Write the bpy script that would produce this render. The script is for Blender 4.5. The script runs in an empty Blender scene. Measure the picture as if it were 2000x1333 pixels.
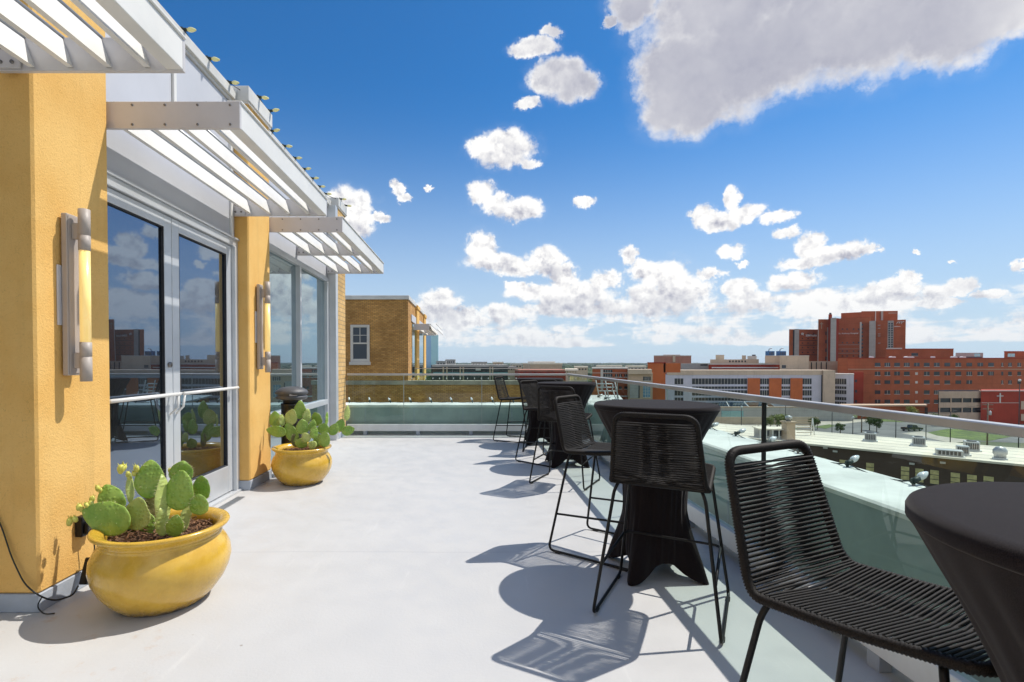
import bpy, bmesh, math, random
from mathutils import Vector, Matrix, Euler, noise as mnoise
R = math.radians
random.seed(7)
sc = bpy.context.scene
COL = sc.collection
PI = math.pi

# ------------------------------------------------------------------ camera
EYE = 1.35
TILT = R(1.0)
cam = bpy.data.cameras.new('camera')
cam.sensor_width = 36.0
cam.lens = 18.0
cam.shift_x = 0.04
cam.shift_y = 0.0295
cam.clip_start = 0.05
cam.clip_end = 60000
camo = bpy.data.objects.new('camera', cam)
COL.objects.link(camo)
camo.location = (0, 0, EYE)
camo.rotation_euler = (R(90) - TILT, 0, 0)
sc.camera = camo

def at(px, py, Y):
    """world point seen at photo pixel (px,py) (2000 px wide) at forward distance Y"""
    a = (px - 920.0) / 1000.0
    b = (725.5 - py) / 1000.0
    # camera ray (a, b, -1) tilted down by TILT
    f = math.cos(TILT) + b * math.sin(TILT)
    u = -math.sin(TILT) + b * math.cos(TILT)
    return Vector((a / f * Y, Y, EYE + u / f * Y))

# ------------------------------------------------------------------ light
SUN = Vector((0.60, 0.29, 1.0)).normalized()
sun_el = math.asin(SUN.z)
sun_az = math.atan2(SUN.x, SUN.y)
sl = bpy.data.lights.new('sun', 'SUN')
sl.energy = 4.3
sl.angle = R(0.5)
sl.color = (1.0, 0.95, 0.87)
slo = bpy.data.objects.new('sun', sl)
COL.objects.link(slo)
slo.rotation_euler = SUN.to_track_quat('Z', 'Y').to_euler()
slo.location = (30, 20, 50)

sc.view_settings.view_transform = 'Standard'
sc.view_settings.look = 'None'
sc.view_settings.exposure = 0.15
sc.view_settings.gamma = 1.0
sc.cycles.use_denoising = True
sc.cycles.max_bounces = 8
sc.cycles.transparent_max_bounces = 16
sc.cycles.sample_clamp_indirect = 4.0
sc.cycles.caustics_reflective = True
sc.cycles.blur_glossy = 0.5

# ------------------------------------------------------------------ sky with clouds
world = bpy.data.worlds.new('World')
sc.world = world
world.use_nodes = True
nt = world.node_tree
nt.nodes.clear()

class NB:
    """small helper for wiring maths nodes"""
    def __init__(s, tree): s.t = tree
    def new(s, typ, **kw):
        n = s.t.nodes.new(typ)
        for k, v in kw.items(): setattr(n, k, v)
        return n
    def put(s, sock, v):
        if isinstance(v, bpy.types.NodeSocket): s.t.links.new(v, sock)
        else: sock.default_value = v
    def m(s, op, a, b=None, c=None, clamp=False):
        n = s.new('ShaderNodeMath', operation=op, use_clamp=clamp)
        s.put(n.inputs[0], a)
        if b is not None: s.put(n.inputs[1], b)
        if c is not None: s.put(n.inputs[2], c)
        return n.outputs[0]
    def v(s, op, a, b=None, c=None, out=0):
        n = s.new('ShaderNodeVectorMath', operation=op)
        s.put(n.inputs[0], a)
        if b is not None: s.put(n.inputs[1], b)
        if c is not None: s.put(n.inputs[2], c)
        return n.outputs[out]
    def comb(s, x, y, z):
        n = s.new('ShaderNodeCombineXYZ')
        s.put(n.inputs[0], x); s.put(n.inputs[1], y); s.put(n.inputs[2], z)
        return n.outputs[0]
    def sep(s, v):
        n = s.new('ShaderNodeSeparateXYZ'); s.put(n.inputs[0], v); return n.outputs
    def noise(s, vec, scale, detail=4, rough=0.5, out=0, dist=0.0):
        n = s.new('ShaderNodeTexNoise')
        s.put(n.inputs['Vector'], vec); n.inputs['Scale'].default_value = scale
        n.inputs['Detail'].default_value = detail; n.inputs['Roughness'].default_value = rough
        n.inputs['Distortion'].default_value = dist
        return n.outputs[out]
    def ramp(s, val, a, b, smooth=True, lo=0.0, hi=1.0):
        n = s.new('ShaderNodeMapRange', interpolation_type='SMOOTHSTEP' if smooth else 'LINEAR')
        n.clamp = True
        s.put(n.inputs[0], val)
        n.inputs[1].default_value = a; n.inputs[2].default_value = b
        n.inputs[3].default_value = lo; n.inputs[4].default_value = hi
        return n.outputs[0]
    def mix(s, f, a, b):
        n = s.new('ShaderNodeMix', data_type='RGBA')
        s.put(n.inputs[0], f); s.put(n.inputs[6], a); s.put(n.inputs[7], b)
        return n.outputs[2]
    def mul(s, a, b):
        n = s.new('ShaderNodeMix', data_type='RGBA', blend_type='MULTIPLY')
        n.inputs[0].default_value = 1.0
        s.put(n.inputs[6], a); s.put(n.inputs[7], b)
        return n.outputs[2]

nb = NB(nt)
sky = nb.new('ShaderNodeTexSky', sky_type='NISHITA')
sky.sun_disc = False
sky.sun_elevation = sun_el
sky.sun_rotation = sun_az
sky.altitude = 350
sky.air_density = 1.0
sky.dust_density = 0.5
sky.ozone_density = 2.5
gen = nb.new('ShaderNodeTexCoord').outputs['Generated']
dirn = nb.v('NORMALIZE', gen)
dx, dy, dz = nb.sep(dirn)
az = nb.m('ARCTAN2', dx, dy)
el = nb.m('ARCSINE', dz)
# cloud banks: (px, py, rx, ry) where the photograph shows them, turned into sky angles
CL = [(1330,150,105,110),(1345,190,105,88),(1440,115,155,130),(1570,70,190,120),(1710,50,200,125),(1850,40,170,112),
 (1950,15,125,85),(1450,0,230,95),(1235,15,60,48),
 (1088,150,66,44),(1120,165,50,38),(1040,92,48,19),(1078,64,24,14),(1032,206,28,13),(1186,46,13,16),
 (985,292,66,42),(955,285,36,24),(1030,320,24,11),(945,378,34,27),(972,400,45,26),(1020,408,44,27),
 (776,370,14,17),(790,388,14,10),(830,369,8,6),(1143,399,24,12),(736,424,22,9),
 (945,485,32,34),(960,512,55,22),(1010,520,60,20),(1065,510,42,30),(1100,545,28,34),
 (678,420,56,52),(655,392,30,18),(1185,548,36,22),(1120,578,95,32),(1050,572,70,18),(1010,560,24,12),
 (1226,498,20,18),(1250,525,30,24),(1300,535,60,34),(1330,575,70,46),(1262,585,46,36),
 (1430,388,20,24),(1372,424,22,24),(1405,430,40,18),(1455,414,50,20),(1512,425,40,14),(1428,490,28,17),(1535,458,28,13),(1442,518,12,8),
 (1585,478,34,30),(1630,495,70,24),(1560,515,60,16),(1545,550,60,20),(1690,492,26,13),
 (1385,537,32,12),(1440,565,36,22),(1460,590,50,22),
 (1745,565,70,20),(1780,545,32,18),(1840,570,46,14),(1885,552,36,18),(1930,570,54,14),(1830,592,60,11),(1645,592,34,22),
 (860,590,46,26),(835,610,50,30),(890,625,50,24),(980,615,46,22),(1120,600,80,20),(1995,520,16,14),(1787,492,12,7),(1862,508,8,5)]
def ang(px, py):
    p = at(px, py, 1.0) - Vector((0, 0, EYE))
    p.normalize()
    return math.atan2(p.x, p.y), math.asin(p.z)
wv = nb.noise(dirn, 18, 5, 0.72, out=1)
warp = nb.v('MULTIPLY', nb.v('SUBTRACT', wv, (0.5, 0.5, 0.5)), (0.062, 0.040, 0.0))
P = nb.v('ADD', nb.comb(az, el, 0.0), warp)
def field(P, items):
    F = None
    for (cx, cy, rx, ry) in items:
        a0, e0 = ang(cx, cy)
        a1, _ = ang(cx + rx, cy); a2, _ = ang(cx - rx, cy)
        _, e1 = ang(cx, cy - ry); _, e2 = ang(cx, cy + ry)
        sx = 2.0 / abs(a1 - a2); sy = 2.0 / abs(e1 - e2)
        q = nb.v('MULTIPLY_ADD', P, (sx, sy, 0.0), (-a0 * sx, -e0 * sy, 0.0))
        L = nb.v('DOT_PRODUCT', q, q, out=1)
        F = L if F is None else nb.m('MINIMUM', F, L)
    return nb.m('SUBTRACT', 1.0, F)
F0 = field(P, CL)
# flat grey bases sit low in each of the larger banks
BASES = [(1110,176,62,22),(990,318,60,20),(985,424,60,16),(960,530,60,12),(1068,532,50,16),(1130,602,90,22),(1310,600,90,24),(1400,443,40,9),
 (1630,512,80,14),(1550,566,56,12),(1455,604,52,14),(1750,582,72,10),(1925,582,58,9),(860,615,60,18),(985,632,44,12),(690,455,50,20)]
F1 = field(P, BASES)
# open sky away from the view: loose fair-weather cumulus
k_ = nb.m('DIVIDE', 1.0, nb.m('ADD', nb.m('ABSOLUTE', dz), 0.12))
gv = nb.v('MULTIPLY', dirn, nb.comb(k_, k_, k_))
gn = nb.noise(gv, 1.3, 3, 0.58)
away = nb.m('MAXIMUM', nb.ramp(nb.m('ABSOLUTE', nb.m('SUBTRACT', az, 0.02)), 0.84, 1.05), nb.ramp(el, 0.72, 0.95))
G = nb.m('SUBTRACT', nb.m('MULTIPLY', nb.m('SUBTRACT', gn, 0.50), 9.0), nb.m('MULTIPLY', nb.m('SUBTRACT', 1.0, away), 8.0))
# low bank that thickens towards the horizon
bankv = nb.comb(nb.m('MULTIPLY', az, 5.5), nb.m('MULTIPLY', el, 22.0), 3.1)
bn = nb.noise(bankv, 1.0, 4, 0.62)
low = nb.m('MULTIPLY', nb.ramp(el, 0.17, 0.10), nb.ramp(el, 0.004, 0.035))
Bk = nb.m('SUBTRACT', nb.m('MULTIPLY', nb.m('SUBTRACT', bn, 0.42), 4.2), nb.m('MULTIPLY', nb.m('SUBTRACT', 1.0, low), 5.0))
ba, be = ang(1560, 60)
bq = nb.v('MULTIPLY_ADD', P, (2.0, 2.6, 0.0), (-ba * 2.0, -be * 2.6, 0.0))
big = nb.m('MULTIPLY', nb.ramp(nb.v('LENGTH', bq, out=1), 1.15, 0.6), nb.ramp(el, 0.30, 0.37))
F0m = nb.m('MAXIMUM', nb.m('MAXIMUM', F0, G), Bk)
def puffs(vec, det, cells):
    # rounded cauliflower lumps: cell noise carried by a fine fractal
    n1 = nb.noise(vec, 42, det, 0.66)
    vn = nb.new('ShaderNodeTexVoronoi'); vn.feature = 'F1'; vn.normalize = True
    nb.put(vn.inputs['Vector'], nb.v('ADD', vec, nb.v('MULTIPLY', nb.comb(n1, nb.m('SUBTRACT', 1.0, n1), n1), (0.02, 0.02, 0.02))))
    vn.inputs['Scale'].default_value = 24; vn.inputs['Detail'].default_value = cells; vn.inputs['Roughness'].default_value = 0.5
    v_ = nb.m('SUBTRACT', 0.92, nb.m('MULTIPLY', vn.outputs['Distance'], 1.15))
    return nb.m('ADD', nb.m('MULTIPLY', v_, 0.55), nb.m('MULTIPLY', n1, 0.47))
fb = puffs(dirn, 6, 1.0)
fb2 = puffs(nb.v('ADD', dirn, (0.004, 0.003, 0.009)), 3, 1.0)
D = nb.m('ADD', F0m, nb.m('MULTIPLY', nb.m('SUBTRACT', fb, 0.5), nb.m('SUBTRACT', 2.7, nb.m('MULTIPLY', big, 1.2))))
alpha = nb.m('POWER', nb.m('MAXIMUM', nb.ramp(D, -0.12, 0.62), nb.m('MULTIPLY', nb.ramp(D, -0.7, 0.4), 0.09)), 1.15)
relief = nb.m('MULTIPLY', nb.m('SUBTRACT', fb2, fb), nb.m('SUBTRACT', 3.6, nb.m('MULTIPLY', big, 3.3)))
under = nb.m('MULTIPLY', nb.ramp(nb.m('ADD', F1, nb.m('MULTIPLY', nb.m('SUBTRACT', fb, 0.5), 1.5)), -0.8, 1.0), 0.44)
core = nb.m('MULTIPLY', nb.ramp(D, 0.3, 1.3), 0.10)
dark = nb.m('ADD', nb.m('ADD', under, core), relief)
bigd = nb.m('MULTIPLY', nb.m('MULTIPLY', big, nb.ramp(nb.m('ADD', F0, nb.m('MULTIPLY', nb.m('SUBTRACT', fb2, 0.5), 1.2)), -0.25, 0.85)), nb.m('MULTIPLY', nb.ramp(az, 0.98, 0.70), nb.ramp(nb.noise(dirn, 5.0, 3, 0.6), 0.30, 0.62, lo=0.82, hi=1.0)))
dark = nb.m('MAXIMUM', dark, nb.m('ADD', nb.m('MULTIPLY', bigd, 0.88), relief))
dark = nb.m('MINIMUM', nb.m('MAXIMUM', dark, 0.0), 1.0)
cl_col = nb.mix(dark, (0.96, 0.95, 0.93, 1), (0.36, 0.37, 0.46, 1))
tint = nb.mul(sky.outputs[0], (0.026, 0.078, 0.118, 1))
haze_f = nb.ramp(el, 0.56, 0.0)
haze_f = nb.m('MULTIPLY', nb.m('POWER', haze_f, 1.7), 0.90)
tint2 = nb.mix(haze_f, tint, (0.55, 0.66, 0.77, 1))
cl_low = nb.mix(nb.ramp(el, 0.16, 0.0, lo=0.0, hi=0.6), cl_col, (0.64, 0.69, 0.75, 1))
final = nb.mix(alpha, tint2, cl_low)
bg = nb.new('ShaderNodeBackground')
nt.links.new(final, bg.inputs[0])
bg.inputs[1].default_value = 1.0
wo = nb.new('ShaderNodeOutputWorld')
nt.links.new(bg.outputs[0], wo.inputs[0])
world.cycles.sampling_method = 'MANUAL'
world.cycles.sample_map_resolution = 512

# ------------------------------------------------------------------ mesh helpers
class MB:
    def __init__(s): s.v = []; s.f = []; s.mi = []; s.sm = []
    def add(s, vs, fs, mi=0, smooth=False):
        b = len(s.v)
        s.v += [tuple(v) for v in vs]
        for f in fs:
            s.f.append(tuple(b + i for i in f)); s.mi.append(mi); s.sm.append(smooth)
        return s
    def box(s, x0, x1, y0, y1, z0, z1, mi=0):
        v = [(x0,y0,z0),(x1,y0,z0),(x1,y1,z0),(x0,y1,z0),(x0,y0,z1),(x1,y0,z1),(x1,y1,z1),(x0,y1,z1)]
        return s.add(v, [(0,3,2,1),(4,5,6,7),(0,1,5,4),(1,2,6,5),(2,3,7,6),(3,0,4,7)], mi)
    def bevbox(s, x0, x1, y0, y1, z0, z1, b=0.004, mi=0):
        """box with all edges chamfered by b"""
        bm = bmesh.new()
        bmesh.ops.create_cube(bm, size=1)
        for v in bm.verts:
            v.co = Vector((x0 if v.co.x < 0 else x1, y0 if v.co.y < 0 else y1, z0 if v.co.z < 0 else z1))
        bmesh.ops.bevel(bm, geom=bm.edges[:], offset=b, segments=1, affect='EDGES')
        return s.frombm(bm, mi)
    def frombm(s, bm, mi=0, smooth=False):
        bm.verts.index_update()
        s.add([v.co[:] for v in bm.verts], [[v.index for v in f.verts] for f in bm.faces], mi, smooth)
        bm.free(); return s
    def prism(s, pts, ext, mi=0, smooth=False):
        """planar polygon of 3D points pushed along vector ext"""
        n = len(pts); e = Vector(ext)
        a = [Vector(p) for p in pts]
        vs = a + [p + e for p in a]
        fs = [tuple(range(n)), tuple(range(2*n-1, n-1, -1))] + [(i, i+n, (i+1) % n + n, (i+1) % n) for i in range(n)]
        nrm = Vector((0,0,0))
        for i in range(n): nrm += a[i].cross(a[(i+1) % n])
        if nrm.dot(e) > 0: fs = [f[::-1] for f in fs]
        return s.add(vs, fs, mi, smooth)
    def tube(s, path, r, n=8, closed=False, mi=0, caps=True, rf=None):
        P = [Vector(p) for p in path]; m = len(P)
        vs = []; fs = []
        up = None
        for i in range(m):
            if closed: t = P[(i+1) % m] - P[i-1]
            else: t = P[min(i+1, m-1)] - P[max(i-1, 0)]
            t.normalize()
            if up is None:
                up = Vector((0,0,1)) if abs(t.z) < 0.9 else Vector((1,0,0))
            a = up - t * up.dot(t)
            if a.length < 1e-6: a = t.orthogonal()
            a.normalize(); up = a
            b = t.cross(a)
            rr = rf(i) if rf else r
            for k in range(n):
                th = 2*PI*k/n
                vs.append(P[i] + a*(rr*math.cos(th)) + b*(rr*math.sin(th)))
        L = m if closed else m-1
        for i in range(L):
            j = (i+1) % m
            for k in range(n):
                fs.append((i*n+k, i*n+(k+1) % n, j*n+(k+1) % n, j*n+k))
        if caps and not closed:
            fs.append(tuple(range(n-1, -1, -1))); fs.append(tuple((m-1)*n+k for k in range(n)))
        return s.add(vs, fs, mi, True)
    def lathe(s, prof, n=32, c=(0,0,0), mi=0, smooth=True, rfun=None):
        vs = []; fs = []; m = len(prof)
        for (r, z) in prof:
            for k in range(n):
                th = 2*PI*k/n
                rr = r if rfun is None else rfun(r, z, th)
                vs.append((c[0]+rr*math.cos(th), c[1]+rr*math.sin(th), c[2]+z))
        for i in range(m-1):
            for k in range(n):
                fs.append((i*n+k, i*n+(k+1) % n, (i+1)*n+(k+1) % n, (i+1)*n+k))
        if prof[0][0] > 1e-5: fs.append(tuple(range(n-1, -1, -1)))
        if prof[-1][0] > 1e-5: fs.append(tuple((m-1)*n+k for k in range(n)))
        return s.add(vs, fs, mi, smooth)
    def build(s, name, mats, parent=None, loc=None):
        me = bpy.data.meshes.new(name)
        me.from_pydata(s.v, [], s.f)
        if not isinstance(mats, (list, tuple)): mats = [mats]
        for m in mats: me.materials.append(m)
        me.polygons.foreach_set('material_index', s.mi)
        me.polygons.foreach_set('use_smooth', s.sm)
        me.update()
        o = bpy.data.objects.new(name, me)
        COL.objects.link(o)
        if parent: o.parent = parent
        if loc is not None: o.location = loc
        return o

def tag(o, label=None, cat=None, group=None, kind=None):
    if label: o['label'] = label
    if cat: o['category'] = cat
    if group: o['group'] = group
    if kind: o['kind'] = kind
    return o
def thing(name, label, cat, loc=(0,0,0), rz=0.0, group=None):
    o = bpy.data.objects.new(name, None); COL.objects.link(o)
    o.empty_display_size = 0.2
    o.location = loc; o.rotation_euler = (0, 0, rz)
    return tag(o, label, cat, group)
def kids(o): return [c for c in bpy.data.objects if c.parent == o]
def copy_tree(o, loc=None, rz=None, label=None, scale=None):
    def rec(a, par):
        c = a.copy(); COL.objects.link(c)
        if par: c.parent = par
        for ch in tree[a.name]: rec(ch, c)
        return c
    tree = {}
    def walk(a):
        tree[a.name] = kids(a)
        for ch in tree[a.name]: walk(ch)
    walk(o)
    c = rec(o, None)
    if loc is not None: c.location = loc
    if rz is not None: c.rotation_euler = (0, 0, rz)
    if scale is not None: c.scale = scale if isinstance(scale, tuple) else (scale,)*3
    if label: c['label'] = label
    return c

# ------------------------------------------------------------------ materials
def newmat(name):
    m = bpy.data.materials.new(name); m.use_nodes = True
    t = m.node_tree; b = t.nodes['Principled BSDF']
    return m, NB(t), b
def C4(c): return (c[0], c[1], c[2], 1.0)
def mat(name, col, rough=0.6, metal=0.0, var=0.12, vscale=3.0, bump=0.0, bscale=60.0, spec=0.5, col2=None, coat=0.0, sheen=0.0, detail=5):
    m, n, b = newmat(name)
    tc = n.new('ShaderNodeTexCoord').outputs['Object']
    c2 = col2 if col2 else tuple(max(0, c*(1-var)) for c in col)
    c1 = col if col2 else tuple(min(1, c*(1+var*0.6)) for c in col)
    if var > 0 or col2:
        f = n.ramp(n.noise(tc, vscale, detail, 0.6), 0.35, 0.68)
        n.put(b.inputs['Base Color'], n.mix(f, C4(c1), C4(c2)))
        n.put(b.inputs['Roughness'], n.ramp(n.noise(tc, vscale*2.3, 4), 0.3, 0.7, lo=rough*0.88, hi=min(1, rough*1.12)))
    else:
        b.inputs['Base Color'].default_value = C4(col); b.inputs['Roughness'].default_value = rough
    b.inputs['Metallic'].default_value = metal
    b.inputs['Specular IOR Level'].default_value = spec
    b.inputs['Coat Weight'].default_value = coat
    b.inputs['Coat Roughness'].default_value = 0.08
    b.inputs['Sheen Weight'].default_value = sheen
    if bump > 0:
        bp = n.new('ShaderNodeBump'); bp.inputs['Strength'].default_value = bump; bp.inputs['Distance'].default_value = 0.01
        n.put(bp.inputs['Height'], n.noise(tc, bscale, 5, 0.6)); n.put(b.inputs['Normal'], bp.outputs[0])
    return m

def wall_uv(n):
    """coordinates that follow a wall whichever way it faces"""
    g = n.new('ShaderNodeNewGeometry')
    px, py, pz = n.sep(g.outputs['Position'])
    nx, ny, nz = n.sep(g.outputs['True Normal'])
    ax = n.m('GREATER_THAN', n.m('ABSOLUTE', nx), 0.7)
    az_ = n.m('GREATER_THAN', n.m('ABSOLUTE', nz), 0.7)
    u = n.m('ADD', n.m('MULTIPLY', py, ax), n.m('MULTIPLY', px, n.m('SUBTRACT', 1.0, ax)))
    v = n.m('ADD', n.m('MULTIPLY', py, az_), n.m('MULTIPLY', pz, n.m('SUBTRACT', 1.0, az_)))
    return n.comb(u, v, 0.0)
def brick(name, c1, c2, mortar, bw=0.21, bh=0.075, ms=0.010, rough=0.85, bump=0.5, var=(0.72, 1.15)):
    m, n, b = newmat(name)
    uv = wall_uv(n)
    t = n.new('ShaderNodeTexBrick')
    t.inputs['Scale'].default_value = 1.0
    n.put(t.inputs['Vector'], uv)
    t.inputs['Color1'].default_value = C4(c1); t.inputs['Color2'].default_value = C4(c2); t.inputs['Mortar'].default_value = C4(mortar)
    t.inputs['Brick Width'].default_value = bw; t.inputs['Row Height'].default_value = bh
    t.inputs['Mortar Size'].default_value = ms; t.inputs['Mortar Smooth'].default_value = 0.2; t.inputs['Bias'].default_value = 0.0
    big = n.ramp(n.noise(uv, 0.9, 6, 0.65), 0.3, 0.7, lo=var[0], hi=var[1])
    col = n.mul(t.outputs['Color'], n.comb(big, big, big))
    n.put(b.inputs['Base Color'], col); b.inputs['Roughness'].default_value = rough
    bp = n.new('ShaderNodeBump'); bp.invert = True
    bp.inputs['Strength'].default_value = bump; bp.inputs['Distance'].default_value = 0.008
    n.put(bp.inputs['Height'], t.outputs['Fac']); n.put(b.inputs['Normal'], bp.outputs[0])
    return m
def stucco(name, c1, c2):
    m, n, b = newmat(name)
    tc = n.new('ShaderNodeTexCoord').outputs['Object']
    big = n.ramp(n.noise(tc, 2.2, 6, 0.6), 0.3, 0.72)
    fine = n.noise(tc, 95, 6, 0.7)
    crack = n.ramp(n.m('ABSOLUTE', n.m('SUBTRACT', n.noise(n.v('ADD', tc, n.noise(tc, 5, 3, out=1)), 1.7, 3, 0.5), 0.5)), 0.0016, 0.0004, lo=0.0, hi=0.22)
    streak = n.ramp(n.noise(n.v('MULTIPLY', tc, (9, 9, 0.6)), 1.0, 5, 0.6), 0.52, 0.8, lo=1.0, hi=0.86)
    col = n.mix(n.m('MULTIPLY', n.ramp(fine, 0.55, 0.75), 0.55), n.mix(big, C4(c1), C4(c2)), C4(tuple(x*0.62 for x in c2)))
    streak = n.m('SUBTRACT', streak, crack)
    n.put(b.inputs['Base Color'], n.mul(col, n.comb(streak, streak, streak)))
    b.inputs['Roughness'].default_value = 0.9; b.inputs['Specular IOR Level'].default_value = 0.25
    bp = n.new('ShaderNodeBump'); bp.inputs['Strength'].default_value = 0.9; bp.inputs['Distance'].default_value = 0.006
    n.put(bp.inputs['Height'], fine); n.put(b.inputs['Normal'], bp.outputs[0])
    return m
def glassmat(name, tint, refl=1.45, rough=0.0):
    """thin clear pane: tinted see-through plus the mirror reflection of glass"""
    m, n, b = newmat(name)
    t = n.t; out = t.nodes['Material Output']; t.nodes.remove(b)
    tr = n.new('ShaderNodeBsdfTransparent'); tr.inputs[0].default_value = C4(tint)
    gl = n.new('ShaderNodeBsdfGlossy'); gl.inputs['Roughness'].default_value = rough; gl.inputs['Color'].default_value = (0.95, 1, 0.98, 1)
    fr = n.new('ShaderNodeFresnel')
    gb = n.new('ShaderNodeNewGeometry').outputs['Backfacing']     # same reflectance from either side of the pane
    n.put(fr.inputs[0], n.m('SUBTRACT', refl, n.m('MULTIPLY', gb, refl - 1.0/refl)))
    mx = n.new('ShaderNodeMixShader')
    t.links.new(fr.outputs[0], mx.inputs[0]); t.links.new(tr.outputs[0], mx.inputs[1]); t.links.new(gl.outputs[0], mx.inputs[2])
    t.links.new(mx.outputs[0], out.inputs[0])
    return m
def mirrorglass(name, base, col=(0.62, 0.7, 0.8), f0=0.34, rough=0.01):
    """coated window glass with a dark room behind"""
    m, n, b = newmat(name)
    t = n.t; out = t.nodes['Material Output']
    b.inputs['Base Color'].default_value = C4(base); b.inputs['Roughness'].default_value = 0.3
    gl = n.new('ShaderNodeBsdfGlossy'); gl.inputs['Roughness'].default_value = rough; gl.inputs['Color'].default_value = C4(col)
    fr = n.new('ShaderNodeFresnel'); fr.inputs[0].default_value = 1.6
    bp = n.new('ShaderNodeBump'); bp.inputs['Strength'].default_value = 0.03; bp.inputs['Distance'].default_value = 0.01
    tc = n.new('ShaderNodeTexCoord').outputs['Object']
    n.put(bp.inputs['Height'], n.noise(tc, 1.6, 2, 0.4)); n.put(gl.inputs['Normal'], bp.outputs[0])
    mx = n.new('ShaderNodeMixShader')
    n.put(mx.inputs[0], n.m('ADD', n.m('MULTIPLY', fr.outputs[0], 0.9), f0, clamp=True))
    t.links.new(b.outputs[0], mx.inputs[1]); t.links.new(gl.outputs[0], mx.inputs[2])
    t.links.new(mx.outputs[0], out.inputs[0])
    return m

M = {}
M['stucco'] = stucco('yellow_stucco', (0.82, 0.52, 0.18), (0.75, 0.435, 0.125))
M['panel'] = mat('white_wall_panel', (0.56, 0.57, 0.61), 0.45, 0.1, 0.06, 0.8, spec=0.4)
M['alu'] = mat('window_frame_aluminium', (0.58, 0.60, 0.62), 0.38, 0.35, 0.07, 2)
M['white'] = mat('white_painted_metal', (0.74, 0.73, 0.70), 0.4, 0.0, 0.06, 2.5)
M['plate'] = mat('painted_end_plate', (0.60, 0.58, 0.58), 0.42, 0.1, 0.07, 2)
M['bolt'] = mat('bolt_steel', (0.22, 0.21, 0.20), 0.4, 0.8, 0.1, 20)
M['lipgrey'] = mat('grey_tube_steel', (0.36, 0.37, 0.38), 0.35, 0.6, 0.1, 6)
M['gasket'] = mat('dark_gasket', (0.03, 0.03, 0.035), 0.7, 0, 0.1, 6)
M['coping'] = mat('pale_metal_coping', (0.66, 0.65, 0.62), 0.45, 0.1, 0.12, 1.8, bump=0.05, bscale=4)
M['flash'] = mat('grey_base_coating', (0.36, 0.40, 0.46), 0.75, 0, 0.12, 4, bump=0.2, bscale=40)
M['sconce'] = mat('lamp_metal', (0.40, 0.35, 0.31), 0.5, 0.0, 0.06, 3)
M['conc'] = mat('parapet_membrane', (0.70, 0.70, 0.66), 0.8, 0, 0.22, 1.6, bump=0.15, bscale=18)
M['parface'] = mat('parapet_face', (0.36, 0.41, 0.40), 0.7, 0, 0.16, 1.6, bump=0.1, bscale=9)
M['rail'] = mat('rail_stainless', (0.50, 0.475, 0.44), 0.34, 0.55, 0.06, 6)
M['shoe'] = mat('rail_shoe', (0.72, 0.73, 0.74), 0.5, 0.1, 0.08, 3)
M['black'] = mat('black_powdercoat', (0.006, 0.006, 0.0065), 0.42, 0, 0.15, 20, spec=0.3)
M['rubber'] = mat('black_rubber', (0.02, 0.02, 0.02), 0.8, 0, 0.1, 20)
M['bulb'] = mat('frosted_bulb', (0.86, 0.80, 0.36), 0.18, 0, 0.05, 20, coat=0.6)
M['bulbw'] = mat('clear_bulb', (0.80, 0.80, 0.80), 0.15, 0, 0.05, 20, coat=0.8)
M['socket'] = mat('green_socket', (0.02, 0.035, 0.03), 0.6, 0, 0.1, 20)
M['wire'] = mat('black_wire', (0.012, 0.013, 0.012), 0.6, 0, 0.1, 20)
M['bin'] = mat('bin_black', (0.012, 0.011, 0.011), 0.35, 0, 0.1, 6)
M['bintop'] = mat('bin_dome_grey', (0.10, 0.10, 0.105), 0.5, 0.3, 0.2, 8)
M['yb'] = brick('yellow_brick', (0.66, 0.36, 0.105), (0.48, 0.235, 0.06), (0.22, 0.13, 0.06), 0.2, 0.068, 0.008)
M['yb_lit'] = brick('yellow_brick_lit', (0.68, 0.45, 0.19), (0.60, 0.37, 0.13), (0.38, 0.26, 0.13), 0.2, 0.075, 0.008)  # lit copy of the yellow brick, sunlight put into its colours
M['pjoint'] = mat('clear_joint', (0.30, 0.36, 0.34), 0.4, 0, 0.05, 4)
M['rg'] = glassmat('railing_glass', (0.71, 0.84, 0.80))
M['win'] = mirrorglass('door_glass', (0.006, 0.007, 0.008), (0.50, 0.63, 0.82), 0.28)
M['win2'] = mirrorglass('window_glass', (0.03, 0.045, 0.05), (0.62, 0.75, 0.80), 0.42)

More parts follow.
